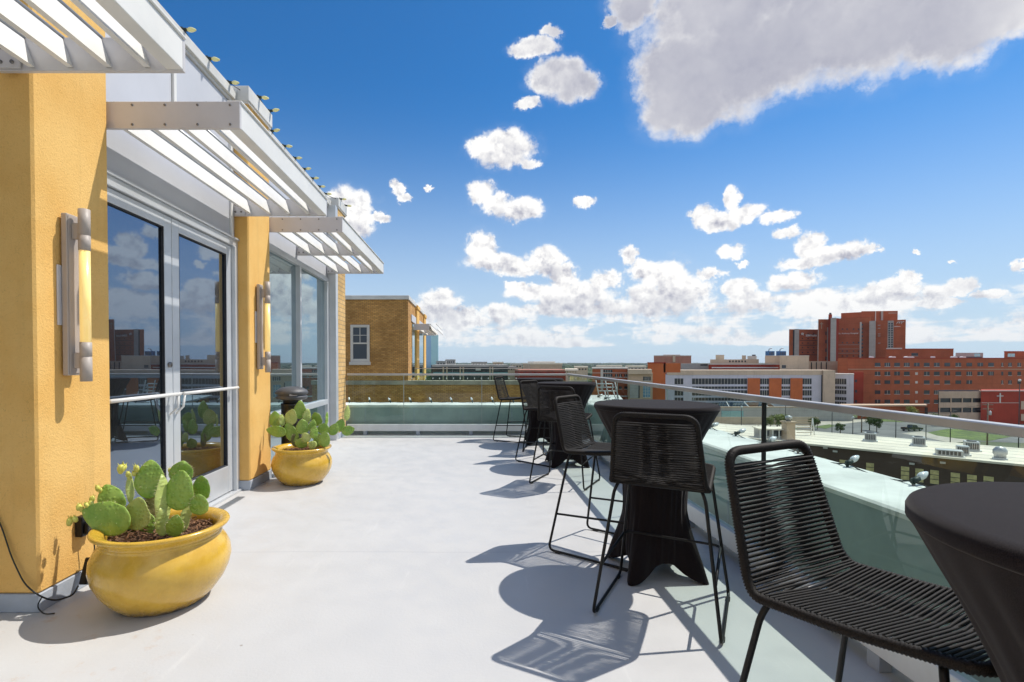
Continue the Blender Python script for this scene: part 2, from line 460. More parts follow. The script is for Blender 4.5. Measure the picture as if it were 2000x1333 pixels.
# deck: light grey traffic coating with scuffs, faint seams and rust near the wall
def deckmat():
    m, n, b = newmat('grey_deck_coating')
    tc = n.new('ShaderNodeTexCoord').outputs['Object']
    x, y, z = n.sep(tc)
    big = n.ramp(n.noise(tc, 0.55, 6, 0.6), 0.3, 0.72)
    col = n.mix(big, (0.53, 0.526, 0.52, 1), (0.495, 0.493, 0.49, 1))
    sc_ = n.noise(n.v('MULTIPLY', tc, (3.0, 0.30, 1.0)), 3.5, 8, 0.7)
    col = n.mix(n.m('MULTIPLY', n.ramp(sc_, 0.60, 0.70), 0.5), col, (0.60, 0.595, 0.58, 1))
    st = n.noise(n.v('ADD', tc, (3.3, 1.7, 0)), 6.0, 7, 0.7)
    near_wall = n.ramp(x, -1.1, -2.2)
    col = n.mix(n.m('MULTIPLY', n.m('MULTIPLY', n.ramp(st, 0.56, 0.70), near_wall), n.ramp(y, 2.95, 2.35, lo=0.06, hi=0.9)), col, (0.45, 0.27, 0.13, 1))
    v = n.new('ShaderNodeTexVoronoi'); v.feature = 'F1'; n.put(v.inputs['Vector'], tc); v.inputs['Scale'].default_value = 3.1
    v.inputs['Randomness'].default_value = 1.0
    speck = n.m('MULTIPLY', n.ramp(v.outputs['Distance'], 0.030, 0.016), n.ramp(n.noise(tc, 1.1, 2), 0.48, 0.6))
    col = n.mix(n.m('MULTIPLY', speck, 0.6), col, (0.20, 0.15, 0.10, 1))
    # dried water rings and thin drag marks
    wr = n.noise(n.v('ADD', tc, (9.1, 4.2, 0)), 0.8, 3, 0.55)
    ring = n.ramp(n.m('ABSOLUTE', n.m('SUBTRACT', wr, 0.53)), 0.012, 0.002)
    dm = n.noise(n.v('MULTIPLY', n.v('ADD', tc, n.v('MULTIPLY', n.noise(tc, 0.7, 2, out=1), (0.8, 0.8, 0))), (26, 0.9, 1.0)), 1.0, 4, 0.6)
    col = n.mix(n.m('MULTIPLY', n.m('MULTIPLY', n.ramp(dm, 0.70, 0.76), n.ramp(n.noise(tc, 1.9, 3), 0.5, 0.6)), 0.35), col, (0.33, 0.33, 0.33, 1))
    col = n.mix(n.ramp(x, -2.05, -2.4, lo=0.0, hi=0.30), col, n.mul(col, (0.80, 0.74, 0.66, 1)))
    # roller lap seams
    yy = n.m('ADD', y, n.m('MULTIPLY', n.noise(tc, 1.3, 2), 0.05))
    seam = n.ramp(n.m('ABSOLUTE', n.m('SUBTRACT', n.m('FRACT', n.m('DIVIDE', yy, 2.43)), 0.5)), 0.0035, 0.0012)
    col = n.mix(n.m('MULTIPLY', seam, 0.5), col, (0.38, 0.38, 0.39, 1))
    n.put(b.inputs['Base Color'], col)
    n.put(b.inputs['Roughness'], n.ramp(n.noise(tc, 5, 5), 0.3, 0.7, lo=0.42, hi=0.62))
    bp = n.new('ShaderNodeBump'); bp.inputs['Strength'].default_value = 0.25; bp.inputs['Distance'].default_value = 0.004
    h = n.m('ADD', n.noise(tc, 60, 4, 0.6), n.m('MULTIPLY', n.noise(tc, 2.2, 3), 2.0))
    n.put(bp.inputs['Height'], h); n.put(b.inputs['Normal'], bp.outputs[0])
    return m
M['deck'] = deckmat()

# ------------------------------------------------------------------ terrace deck
F = -2.33      # face of the stuccoed piers
W = -2.47      # recessed wall, doors and windows
GX = 1.80      # glass railing on the open side
GY = 9.50      # glass railing at the far end
GR = -18.65    # street level
d = MB(); d.box(-2.9, 1.97, -3.5, 9.62, -0.3, 0.0)
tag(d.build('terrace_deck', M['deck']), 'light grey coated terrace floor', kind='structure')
d = MB()
for k in range(9): d.box(-2.335 + k*0.0085, -2.335 + k*0.0085 + 0.004, 4.66, 5.10, 0.003, 0.008)
d.box(-2.345, -2.262, 4.65, 5.11, 0.001, 0.003)
tag(d.build('drain_grate', M['lipgrey']), 'narrow slotted metal drain grate in the deck beside the glass doors', 'drain')

# ------------------------------------------------------------------ our own building
bld = thing('rooftop_building', 'yellow stucco rooftop building with glass doors opening on the terrace', 'building', (F, 4, 0))
def at_b(mb, name, mt, parent=None, label=None):
    o = mb.build(name, mt, parent or bld)
    if (parent or bld) is bld: o.location = (-F, -4, 0)
    if label: o['label'] = label
    return o
def pier(y0, y1, mt, top=4.06):
    m = MB(); m.bevbox(-2.9, F, y0, y1, 0.10, top, 0.012); o = at_b(m, 'pier', mt)
    m = MB(); m.bevbox(-2.9, F + 0.005, y0 - 0.005, y1 + 0.005, 0.0, 0.10, 0.004); m.build('base_flashing', M['flash'], o)
    m = MB(); m.bevbox(-2.95, F + 0.03, y0 - 0.03, y1 + 0.03, top, top + 0.155, 0.006); m.box(-2.93, F+0.018, y0-0.018, y1+0.018, top-0.02, top); m.build('pier_cap', M['coping'], o)
    return o
pier(-0.02, 0.56, M['stucco']); pier(2.74, 3.31, M['stucco']); pier(5.38, 5.95, M['stucco'])
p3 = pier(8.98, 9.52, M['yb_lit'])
m = MB(); m.bevbox(-2.55, F + 0.004, 8.83, 8.975, 0.0, 4.05, 0.004); at_b(m, 'corner_column', M['alu'])
m = MB(); m.box(-3.4, -2.92, -3.5, 9.5, 0.0, 4.0); at_b(m, 'wall_core', M['stucco'])
# coping over the recessed bays, wall panels under it
for (a, b_) in ((-3.5, -0.06), (0.6, 2.70), (3.35, 5.34), (5.99, 8.94)):
    m = MB(); m.bevbox(-2.9, W + 0.045, a, b_, 4.05, 4.15, 0.005); m.box(-2.88, W+0.02, a, b_, 4.02, 4.05); at_b(m, 'coping', M['coping'])
def bay(y0, y1, zb, seams, W=W):
    """upper wall panels between two piers with dark joints and pale joint covers"""
    ys = [y0] + seams + [y1]
    m = MB(); m.bevbox(W - 0.15, W, y0 + 0.012, y1 - 0.012, zb, 3.05, 0.003); at_b(m, 'wall_panel', M['panel'])
    for i in range(len(ys) - 1):
        m = MB(); m.bevbox(W - 0.15, W, ys[i] + 0.012, ys[i+1] - 0.012, 3.07, 4.015, 0.003); at_b(m, 'wall_panel', M['panel'])
    m = MB(); m.box(W - 0.15, W - 0.02, y0, y1, zb, 4.02); at_b(m, 'panel_joint_backing', M['gasket'])
    for s in seams:
        m = MB(); m.bevbox(W - 0.01, W + 0.02, s - 0.004, s + 0.035, 3.06, 4.02, 0.003); at_b(m, 'joint_cover', M['white'])
bay(3.31, 5.38, 2.63, [4.27])
m = MB(); m.bevbox(W - 0.01, W + 0.022, 5.26, 5.30, 2.62, 4.02, 0.003); at_b(m, 'joint_cover', M['white'])
bay(5.95, 8.83, 2.80, [7.30])
bay(0.56, 2.74, 2.80, [1.6], W - 0.28)
# -- double doors
def door_set(y0, y1):
    m = MB()
    m.bevbox(-2.60, W + 0.03, y0, y1, 2.545, 2.615, 0.004)                # head
    m.bevbox(-2.60, W + 0.05, y0, y1, 2.615, 2.635, 0.003)                # drip
    m.bevbox(-2.60, W + 0.03, y0, y0 + 0.045, 0.0, 2.545, 0.004)
    m.bevbox(-2.60, W + 0.03, y1 - 0.06, y1, 0.0, 2.545, 0.004)
    m.bevbox(-2.60, W + 0.045, y1 - 0.098, y1 - 0.062, 0.0, 2.545, 0.004)
    m.bevbox(-2.60, W + 0.06, y0, y1, 0.0, 0.022, 0.003)                  # sill
    at_b(m, 'door_frame', M['alu'])
    mid = 4.235; a = y0 + 0.05; b_ = y1 - 0.10
    for (p, q, side) in ((a, mid - 0.004, 1), (mid + 0.004, b_, -1)):
        m = MB(); x0, x1 = -2.54, W + 0.005
        m.bevbox(x0, x1, p, p + 0.10, 0.03, 2.54, 0.004); m.bevbox(x0, x1, q - 0.10, q, 0.03, 2.54, 0.004)
        m.bevbox(x0, x1, p + 0.10, q - 0.10, 2.44, 2.54, 0.004); m.bevbox(x0, x1, p + 0.10, q - 0.10, 0.03, 0.30, 0.004)
        o = at_b(m, 'door', M['alu'])
        m = MB(); m.box(W - 0.026, W - 0.018, p + 0.09, q - 0.09, 0.29, 2.45); m.build('glass_pane', M['win'], o)
        m = MB()
        for (c, e) in (((p+0.10), (p+0.108)), ((q-0.108), (q-0.10))): m.box(W - 0.0175, W + 0.002, c, e, 0.30, 2.44)
        m.box(W - 0.0175, W + 0.002, p+0.108, q-0.108, 2.432, 2.44); m.box(W - 0.0175, W + 0.002, p+0.108, q-0.108, 0.30, 0.308)
        m.build('glazing_gasket', M['gasket'], o)
        m = MB(); xb = W + 0.075
        m.tube([(xb, p + 0.03, 1.09), (xb, q - 0.02, 1.09)], 0.014, 10)
        for yy in (p + 0.05, q - 0.05): m.tube([(W, yy, 1.09), (xb, yy, 1.09)], 0.010, 8)
        ym = q - 0.045 if side > 0 else p + 0.045
        m.tube([(xb, ym, 1.09), (xb - 0.01, ym + 0.01*side, 0.98), (W, ym, 0.92)], 0.009, 8)
        m.build('push_bar', M['white'], o)
        if side > 0:
            m = MB(); m.tube([(W, q - 0.05, 1.33), (W + 0.02, q - 0.05, 1.33)], 0.022, 14); m.build('lock', M['bolt'], o)
door_set(3.31, 5.38)
# -- fixed window bay with mullion
def window_bay(y0, y1, mull, W=W):
    m = MB()
    m.bevbox(W - 0.11, W + 0.03, y0, y1, 2.72, 2.79, 0.004); m.bevbox(W - 0.11, W + 0.03, y0, y1, 0.0, 0.12, 0.004)
    for (a, b_) in ((y0, y0+0.05), (y1-0.12, y1-0.07), (y1-0.06, y1)): m.bevbox(W - 0.11, W + 0.03, a, b_, 0.12, 2.72, 0.004)
    for s in mull: m.bevbox(W - 0.11, W + 0.045, s - 0.03, s + 0.03, 0.12, 2.72, 0.005)
    m.bevbox(W - 0.11, W + 0.04, y0 + 0.05, y1 - 0.13, 0.64, 0.72, 0.004)
    o = at_b(m, 'window_frame', M['alu'])
    ys = [y0 + 0.03] + mull + [y1 - 0.09]
    for i in range(len(ys) - 1):
        for (z0, z1) in ((0.10, 0.66), (0.70, 2.74)):
            m = MB(); m.box(W - 0.03, W - 0.02, ys[i], ys[i+1], z0, z1); m.build('glass_pane', M['win2'], o)
window_bay(5.95, 8.83, [7.32])
window_bay(0.56, 2.74, [1.6], W - 0.28)

# ------------------------------------------------------------------ louvred sunshades
def sunshade(y0, y1, plates, label, xo=-1.50, xi=None, z0=2.87, z1=3.035, s=1.0, nslat=4):
    xi = W + 0.005 if xi is None else xi
    t = thing('sunshade', label, 'sunshade', (xi, y0, z0), 0, 'louvred metal sunshades over the terrace')
    off = (-xi, -y0, -z0)
    m = MB(); m.bevbox(xo - 0.085*s, xo, y0 + 0.006, y1 - 0.006, z0 + 0.002, z1, 0.004); m.bevbox(xo - 0.085*s, xo + 0.012, y0 + 0.006, y1 - 0.006, z1, z1 + 0.014, 0.003); m.build('fascia', M['white'], t, off)
    for (pa, pb) in plates:
        m = MB(); m.bevbox(xi, xo - 0.088*s if (pa, pb) not in (plates[0], plates[-1]) else xo + 0.002, pa, pb, z0 - 0.004, z1 + 0.004, 0.002)
        o = m.build('end_plate', M['plate'], t, off)
        m = MB()
        n = 5
        for k in range(n):
            xx = xi + 0.06 + (xo - xi - 0.12) * k / (n - 1)
            for (zz) in (z1 - 0.02, z0 + 0.02):
                if s == 1.0 and pa == plates[0][0]:
                    m.tube([(xx, pa - 0.006, zz), (xx, pb + 0.006, zz)], 0.0075, 7)
        if m.v: m.build('bolts', M['bolt'], o)
        if s == 1.0:
            m = MB()
            m.bevbox(xi + 0.002, xi + 0.13, pa - 0.012 if pa > y0 + 0.1 else pb, pa if pa > y0 + 0.1 else pb + 0.012, z0 + 0.005, z1 - 0.005, 0.003)
            for (bx, bz) in ((0.03, 0.035), (0.03, 0.11), (0.09, 0.035), (0.09, 0.11)):
                yb = pa - 0.012 if pa > y0 + 0.1 else pb + 0.012
                m.tube([(xi + bx, yb - 0.007, z0 + bz), (xi + bx, yb + 0.007, z0 + bz)], 0.010, 7, mi=1)
            m.build('bracket', [M['plate'], M['bolt']], o)
    ext = (xo - 0.085*s) - xi
    for k in range(nslat):
        xb = xi + ext * (k + 1.0) / (nslat + 0.02) - 0.012   # foot of the blade
        xb = xi + (0.20 + 0.2*k)*s
        hgt = (z1 - z0) * 0.90
        zf = z0 + 0.012
        ya, yb = y0 + 0.028, y1 - 0.028
        m = MB()
        dxs = 0.055 * s
        # blade leaning back to the wall at the top, with a return lip along the foot
        m.prism([(xb, ya, zf), (xb - dxs, ya, zf + hgt), (xb - dxs - 0.006, ya, zf + hgt), (xb - 0.006, ya, zf + 0.006),
                 (xb - 0.032*s, ya, zf + 0.006), (xb - 0.032*s, ya, zf)], (0, yb - ya, 0))
        o = m.build('slat', M['white'], t, off)
        m = MB(); m.tube([(xb - dxs - 0.004, ya - 0.01, zf + hgt + 0.008), (xb - dxs - 0.004, yb + 0.01, zf + hgt + 0.008)], 0.0105*s, 8)
        m.build('slat_tube', M['lipgrey'], o)
    return t
sunshade(0.60, 2.715, [(0.60, 0.622), (2.69, 2.715)], 'white louvred sunshade nearest the camera, its far end plate against the first pier')
sunshade(3.345, 5.355, [(3.345, 3.37), (5.33, 5.355)], 'white louvred sunshade over the glass double doors')
sunshade(5.985, 8.81, [(5.985, 6.01), (7.29, 7.315), (8.785, 8.81)], 'longer white louvred sunshade over the fixed window bay, with a plate in its middle')

# ------------------------------------------------------------------ wall lamps
glow = mat('lamp_tube_amber', (0.85, 0.66, 0.25), 0.3, 0, 0.03, 4, spec=0.5)
glow.node_tree.nodes['Principled BSDF'].inputs['Emission Color'].default_value = (1.0, 0.66, 0.22, 1)
glow.node_tree.nodes['Principled BSDF'].inputs['Emission Strength'].default_value = 0.42
glow.node_tree.nodes['Principled BSDF'].inputs['Coat Weight'].default_value = 0.5
def wall_lamp(y, label):
    t = thing('wall_lamp', label, 'wall lamp', (F, y + 0.02, 1.74), 0, 'tubular lamps on the stucco piers')
    m = MB(); m.bevbox(0.012, 0.046, -0.045, 0.045, -0.465, 0.455, 0.004)
    m.bevbox(0.046, 0.050, -0.037, 0.037, -0.455, 0.445, 0.002); m.build('backplate', M['sconce'], t)
    m = MB(); m.bevbox(0.0, 0.010, -0.068, 0.05, -0.18, 0.16, 0.003); m.build('mounting_box', M['plate'], t)
    for pr in ([0.25, 0.335, 0.34, 0.485], [-0.50, -0.36, -0.355, -0.275]):
        m = MB(); a, b_, c, e = pr
        m.lathe([(0.030, a), (0.030, b_ - 0.0005), (0.0275, b_), (0.0275, c), (0.030, c + 0.0005), (0.030, e)], 20, (0.112, 0, 0)); m.build('end_cap', M['sconce'], t)
    m = MB(); m.lathe([(0.028, -0.275), (0.028, 0.25)], 24, (0.112, 0, 0)); m.build('glass_tube', glow, t)
    for z in (0.36, -0.38):
        m = MB(); m.bevbox(0.050, 0.09, -0.016, 0.016, z - 0.045, z + 0.045, 0.003); m.build('bracket', M['sconce'], t)
    return t
wall_lamp(2.93, 'vertical amber tube wall lamp on the first stucco pier above the nearer cactus pot')
wall_lamp(5.57, 'vertical amber tube wall lamp on the second stucco pier above the farther cactus pot')

# ------------------------------------------------------------------ strings of bulbs
bulb_me = {}
def bulb_mesh(key, bm_):
    m = MB()
    m.lathe([(0.0, -0.012), (0.013, -0.012), (0.013, 0.028), (0.0105, 0.03)], 10, mi=0)
    m.lathe([(0.010, 0.030), (0.0165, 0.045), (0.0175, 0.058), (0.014, 0.075), (0.007, 0.092), (0.0, 0.098)], 12, mi=1)
    m.bevbox(-0.004, 0.004, -0.02, 0.02, -0.018, -0.004, 0.001)
    o = m.build('bulb', [M['socket'], bm_]); me = o.data; bpy.data.objects.remove(o); return me
bulb_me['y'] = bulb_mesh('y', M['bulb']); bulb_me['w'] = bulb_mesh('w', M['bulbw'])
def light_string(label, pts, aim, key='y', sag=0.02, s=1.0, wires=2):
    o0 = Vector(pts[0])
    t = thing('light_string', label, 'string lights', o0)
    m = MB()
    for w in range(wires):
        path = []
        for i in range(len(pts) - 1):
            a, b_ = Vector(pts[i]), Vector(pts[i+1])
            for k in range(6):
                f = k / 6.0
                path.append(a.lerp(b_, f) - o0 + Vector((0.006*w, 0.006*w, -sag * 4 * f * (1 - f) * (1 + 0.35*w))) )
        path.append(Vector(pts[-1]) - o0)
        m.tube(path, 0.0028*s, 5)
    m.build('wire', M['wire'], t)
    for p in pts:
        b_ = bpy.data.objects.new('bulb', bulb_me[key]); COL.objects.link(b_); b_.parent = t
        b_.location = Vector(p) - o0
        av = (Vector(aim) + Vector((random.uniform(-.12,.12), random.uniform(-.12,.12), random.uniform(-.18,.12)))).normalized()
        b_.rotation_euler = av.to_track_quat('Z', 'Y').to_euler(); b_.scale = (s*1.15, s*1.15, s*1.15)
    return t
xs = W + 0.03
ys_ = [3.95, 4.39, 4.80, 5.21]
light_string('string of yellow bulbs clipped along the roof coping above the glass doors and windows',
    [(xs, y, 4.17) for y in ys_] + [(F + 0.02, 5.62, 4.235), (F + 0.02, 5.93, 4.235)] +
    [(xs, y, 4.17) for y in (6.30, 6.72, 7.12, 7.52, 7.90, 8.26, 8.62)] + [(F+0.02, 9.1, 4.235), (F+0.02, 9.48, 4.235)], (1, 0, 0.05), 'y')

# ------------------------------------------------------------------ parapet beyond the glass
PX0, PX1, PZ = 1.945, 2.42, 0.68
FZ = 0.55
m = MB()
pw = thing('parapet_wall', 'low white parapet wall running round the terrace outside the glass railing', 'parapet', (PX0, 9.6, 0))
def bp_(mb, name, mt): o = mb.build(name, mt, pw); o.location = (-PX0, -9.6, 0); return o
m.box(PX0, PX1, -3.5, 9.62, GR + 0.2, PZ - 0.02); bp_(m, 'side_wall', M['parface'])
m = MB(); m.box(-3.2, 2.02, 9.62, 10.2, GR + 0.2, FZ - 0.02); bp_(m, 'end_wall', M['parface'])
m = MB()
yy = -3.5
while yy < 10.2:
    e = min(yy + 1.83, 10.2)
    m.prism([(PX0 - 0.006, yy + 0.003, PZ - 0.032), (PX0 - 0.006, yy + 0.003, PZ - 0.010), (PX0+0.01, yy + 0.003, PZ), (PX1 + 0.015, yy + 0.003, PZ + 0.006), (PX1 + 0.02, yy + 0.003, PZ - 0.032)], (0, e - yy - 0.006, 0))
    yy = e
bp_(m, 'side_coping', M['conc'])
m = MB()
xx = -3.2
while xx < PX0 - 0.1:
    e = min(xx + 1.83, PX0 - 0.016)
    m.bevbox(xx + 0.003, e - 0.003, 9.608, 10.215, FZ - 0.05, FZ, 0.006); xx = e
    if e >= PX0 - 0.02: break
bp_(m, 'end_coping', M['conc'])
# stiffening ribs seen on the shaded face
m = MB()
for k in range(14): m.box(PX0 - 0.006, PX0, -2.6 + k*0.92, -2.585 + k*0.92, 0.02, PZ - 0.06)
for k in range(5): m.box(-2.0 + k*0.92, -1.985 + k*0.92, 9.614, 9.62, 0.02, FZ - 0.05)
bp_(m, 'face_seams', M['flash'])
light_string('string of clear bulbs along the outer edge of the side parapet beyond the glass', [(PX1 - 0.03, y, PZ + 0.03) for y in (2.10, 2.75, 3.235, 3.72, 4.12, 4.60, 5.1, 5.6, 6.1, 6.6, 7.1, 7.6, 8.1, 8.6, 9.1, 9.6)], (0.92, 0.35, 0.30), 'w', 0.03, 1.0)
light_string('string of small clear bulbs along the top of the end parapet', [(x, 10.1, FZ + 0.025) for x in [-2.4 + 0.405*k for k in range(11)]], (-0.3, 0.5, 0.6), 'w', 0.015, 1.0)

# ------------------------------------------------------------------ glass railings
def railing(label, p0, p1, panels, posts, group=None):
    """p0->p1 run on the deck; panels are distances where panes meet"""
    a, b_ = Vector(p0), Vector(p1); dv = (b_ - a); L = dv.length; dv.normalize(); nrm = Vector((-dv.y, dv.x, 0))
    t = thing('glass_railing', label, 'glass railing', a, math.atan2(dv.y, dv.x), group)
    m = MB(); m.bevbox(0, L, -0.028, 0.028, 1.106, 1.142, 0.004); m.build('handrail', M['rail'], t)
    m = MB(); m.bevbox(0, L, -0.035, 0.035, 0.075, 0.20, 0.004); m.build('base_shoe', M['shoe'], t)
    ps = [0.01] + panels + [L - 0.01]
    for i in range(len(ps) - 1):
        m = MB(); m.add([(ps[i] + 0.006, 0, 0.19), (ps[i+1] - 0.006, 0, 0.19), (ps[i+1] - 0.006, 0, 1.11), (ps[i] + 0.006, 0, 1.11)], [(0, 1, 2, 3)])
        m.build('glass_pane', M['rg'], t)
    for s in panels:
        if s in posts:
            m = MB(); m.bevbox(s - 0.009, s + 0.009, -0.011, 0.011, 0.20, 1.106, 0.002); m.build('post', M['black'], t)
        else:
            m = MB(); m.box(s - 0.005, s + 0.005, -0.005, 0.005, 0.20, 1.106); m.build('pane_joint', M['pjoint'], t)
    k = 0.3
    while k < L:
        m = MB(); m.bevbox(k, k + 0.07, -0.03, 0.03, 0.0, 0.076, 0.003); m.build('foot_block', M['flash'], t); k += 0.98
    return t
railing('long glass railing with steel handrail beside the bar tables', (GX, -3.0, 0), (GX, GY, 0), [1.3, 2.9, 4.6, 6.14, 7.7, 9.3, 10.9], [6.14])
railing('glass railing across the far end of the terrace in front of the tan brick wing', (-2.30, GY, 0), (GX - 0.035, GY, 0), [1.05, 2.5], [])

# ------------------------------------------------------------------ rope bar stools
def ropemat():
    m, n, b = newmat('black_woven_rope')
    tc = n.new('ShaderNodeTexCoord').outputs['Object']
    f = n.noise(tc, 420, 3, 0.6)
    n.put(b.inputs['Base Color'], n.mix(n.ramp(f, 0.35, 0.65), (0.004, 0.0035, 0.003, 1), (0.026, 0.021, 0.018, 1)))
    b.inputs['Roughness'].default_value = 0.65; b.inputs['Specular IOR Level'].default_value = 0.22
    bp = n.new('ShaderNodeBump'); bp.inputs['Strength'].default_value = 0.8; bp.inputs['Distance'].default_value = 0.001
    n.put(bp.inputs['Height'], f); n.put(b.inputs['Normal'], bp.outputs[0])
    return m
M['rope'] = ropemat()
def smooth_path(pts, r, seg=6):
    """round the inner corners of a polyline with radius-like fillets"""
    P = [Vector(p) for p in pts]; out = [P[0]]
    for i in range(1, len(P) - 1):
        a, b_, c = P[i-1], P[i], P[i+1]
        ri = r[i] if isinstance(r, (list, tuple)) else r
        d1 = (a - b_); d2 = (c - b_)
        k = min(ri, d1.length*0.48, d2.length*0.48)
        s_, e = b_ + d1.normalized()*k, b_ + d2.normalized()*k
        for j in range(seg + 1):
            f = j/seg
            out.append(s_*(1-f)**2 + b_*2*f*(1-f) + e*f*f)
    out.append(P[-1]); return out
def resample(P, step):
    out = [P[0]]; acc = 0
    for i in range(len(P)-1):
        a, b_ = P[i], P[i+1]; L = (b_-a).length
        if L < 1e-9: continue
        x = step - acc
        while x <= L:
            out.append(a.lerp(b_, x/L)); x += step
        acc = (acc + L) % step
    return out
# side profile of one rail, from the top of the back down to the front of the seat
SIDE = [(0.192, -0.345, 1.085), (0.226, -0.255, 0.748), (0.238, -0.225, 0.712), (0.232, 0.0, 0.722), (0.228, 0.245, 0.754)]
def side_pts(sg):
    return smooth_path([(sg*x, y, z) for (x, y, z) in SIDE], [0, 0.06, 0.06, 0.05, 0], 5)
def make_stool():
    t = thing('bar_stool', 'x', 'bar stool', (0, 0, 0), 0, 'black rope bar stools around the covered bar tables')
    # wrapped frame
    loop = [(-x, y, z) for (x, y, z) in SIDE][::-1] + SIDE
    c = [Vector(p) for p in loop]
    rr = [0.06]*len(c)
    n0 = len(c)
    start = (c[0] + c[-1]) / 2
    path = smooth_path([start] + [tuple(p) for p in c] + [start], 0.055, 6)
    path = resample(path, 0.0040)
    m = MB(); m.tube(path, 0.0135, 9, closed=True, rf=lambda i: 0.0148 if i % 2 else 0.0112); m.build('wrapped_frame', M['rope'], t)
    # strands
    sp = resample(side_pts(1), 0.001)
    idx_bend = max(range(len(sp)), key=lambda i: sp[i].x + (-sp[i].z*0.05))
    idx_bend = min(range(len(sp)), key=lambda i: sp[i].z)
    back, seat = MB(), MB()
    step = 13
    rnd = random.Random(3)
    i = 44; k = 0
    while i < len(sp) - 26:
        p = sp[i]; tg = (sp[min(i+3, len(sp)-1)] - sp[i-3]).normalized()
        nrm = Vector((0, -tg.z, tg.y)); nrm.normalize()
        tgt = back if i < idx_bend - 6 else seat
        L, Rr = Vector((-p.x + 0.002, p.y, p.z)), Vector((p.x - 0.002, p.y, p.z))
        for lay in (1, -1):
            j1, j2, j3 = rnd.uniform(-.0007, .0007), rnd.uniform(-.0022, .0022), rnd.uniform(-.0007, .0007)
            o = nrm * (0.0115 * lay)
            pth = []
            for q in range(9):
                f = q/8
                w = math.cos(PI*f)                       # crosses over in the middle
                sagv = 0.010*math.sin(PI*f) if tgt is seat else 0.002*math.sin(PI*f)
                jj = (j1 if f < .4 else (j2 if f < .6 else j3))
                base = L.lerp(Rr, f) + o*w + tg*(jj + 0.0026*lay*(1 if f < .5 else -1)*min(1, abs(f-.5)*6))
                pth.append(base - nrm*sagv*0.0 + Vector((0, 0, -sagv if tgt is seat else 0)) + (Vector((0, -sagv, 0)) if tgt is back else Vector((0,0,0))))
            tgt.tube(pth, 0.0037, 5, caps=False)
        i += step; k += 1
    back.build('woven_back', M['rope'], t); seat.build('woven_seat', M['rope'], t)
    # sled legs
    for sg in (-1, 1):
        m = MB()
        pts = [(sg*0.205, -0.20, 0.705), (sg*0.225, -0.215, 0.66), (sg*0.308, -0.325, 0.012), (sg*0.308, 0.30, 0.012), (sg*0.222, 0.175, 0.70), (sg*0.200, 0.165, 0.728)]
        m.tube(smooth_path(pts, [0, 0.03, 0.05, 0.05, 0.03, 0], 6), 0.0088, 10)
        o = m.build('sled_leg', M['black'], t)
        for (yy) in (-0.25, 0.235):
            m = MB(); m.bevbox(sg*0.308 - 0.011, sg*0.308 + 0.011, yy - 0.02, yy + 0.02, 0.0, 0.014, 0.002); m.build('foot_pad', M['rubber'], o)
    m = MB()
    m.tube([(-0.205, -0.20, 0.703), (0.205, -0.20, 0.703)], 0.008, 8); m.tube([(-0.202, 0.165, 0.728), (0.202, 0.165, 0.728)], 0.008, 8)
    m.build('seat_bar', M['black'], t)
    m = MB()
    lx = 0.276
    m.tube(smooth_path([(-lx, -0.27, 0.27), (-0.268, 0.245, 0.30), (0.268, 0.245, 0.30), (lx, -0.27, 0.27)], 0.05, 6), 0.0078, 8)
    m.build('footrest', M['black'], t)
    return t
stool0 = make_stool()
def face(fx, fy): return math.atan2(-fx, fy)
STOOLS = [((1.075, 2.83), face(.49, .87), 'black rope bar stool with its back to the camera at the second nearest bar table'),
 ((1.00, 3.68), face(.78, -.62), 'black rope bar stool seen side on from its front, between the two middle tables'),
 ((1.07, 5.76), face(.49, .87), 'black rope bar stool facing away, pushed up to the third nearest bar table'),
 ((1.05, 6.95), face(.70, -.71), 'black rope bar stool half hidden by the stool at the third nearest table'),
 ((0.80, 8.88), face(.90, -.43), 'farthest black rope bar stool, standing alone near the end railing'),
 ((1.14, 7.90), face(.20, .98), 'black rope bar stool almost hidden behind the third nearest table, facing the farthest table'),
 ((1.085, 1.29), face(.45, -.89), 'nearest black rope bar stool with its wide woven seat beside the closest table')]
for i, (p, rz, lb) in enumerate(STOOLS):
    if i == 0:
        stool0.location = (p[0], p[1], 0); stool0.rotation_euler = (0, 0, rz); stool0['label'] = lb
    else:
        copy_tree(stool0, (p[0], p[1], 0), rz, lb)

# ------------------------------------------------------------------ covered bar tables
def clothmat():
    m, n, b = newmat('black_stretch_fabric')
    tc = n.new('ShaderNodeTexCoord').outputs['Object']
    f = n.noise(tc, 700, 2, 0.7)
    big = n.noise(tc, 5, 4, 0.6)
    n.put(b.inputs['Base Color'], n.mix(n.ramp(f, 0.3, 0.7), (0.004, 0.003, 0.0032, 1), (0.022, 0.0165, 0.0175, 1)))
    b.inputs['Roughness'].default_value = 0.95; b.inputs['Specular IOR Level'].default_value = 0.05
    b.inputs['Sheen Weight'].default_value = 0.10; b.inputs['Sheen Roughness'].default_value = 0.5
    bp = n.new('ShaderNodeBump'); bp.inputs['Strength'].default_value = 0.35; bp.inputs['Distance'].default_value = 0.0012
    n.put(bp.inputs['Height'], n.m('ADD', f, n.m('MULTIPLY', big, 4.0))); n.put(b.inputs['Normal'], bp.outputs[0])
    return m
M['cloth'] = clothmat()
M['cloth_side'] = M['cloth']
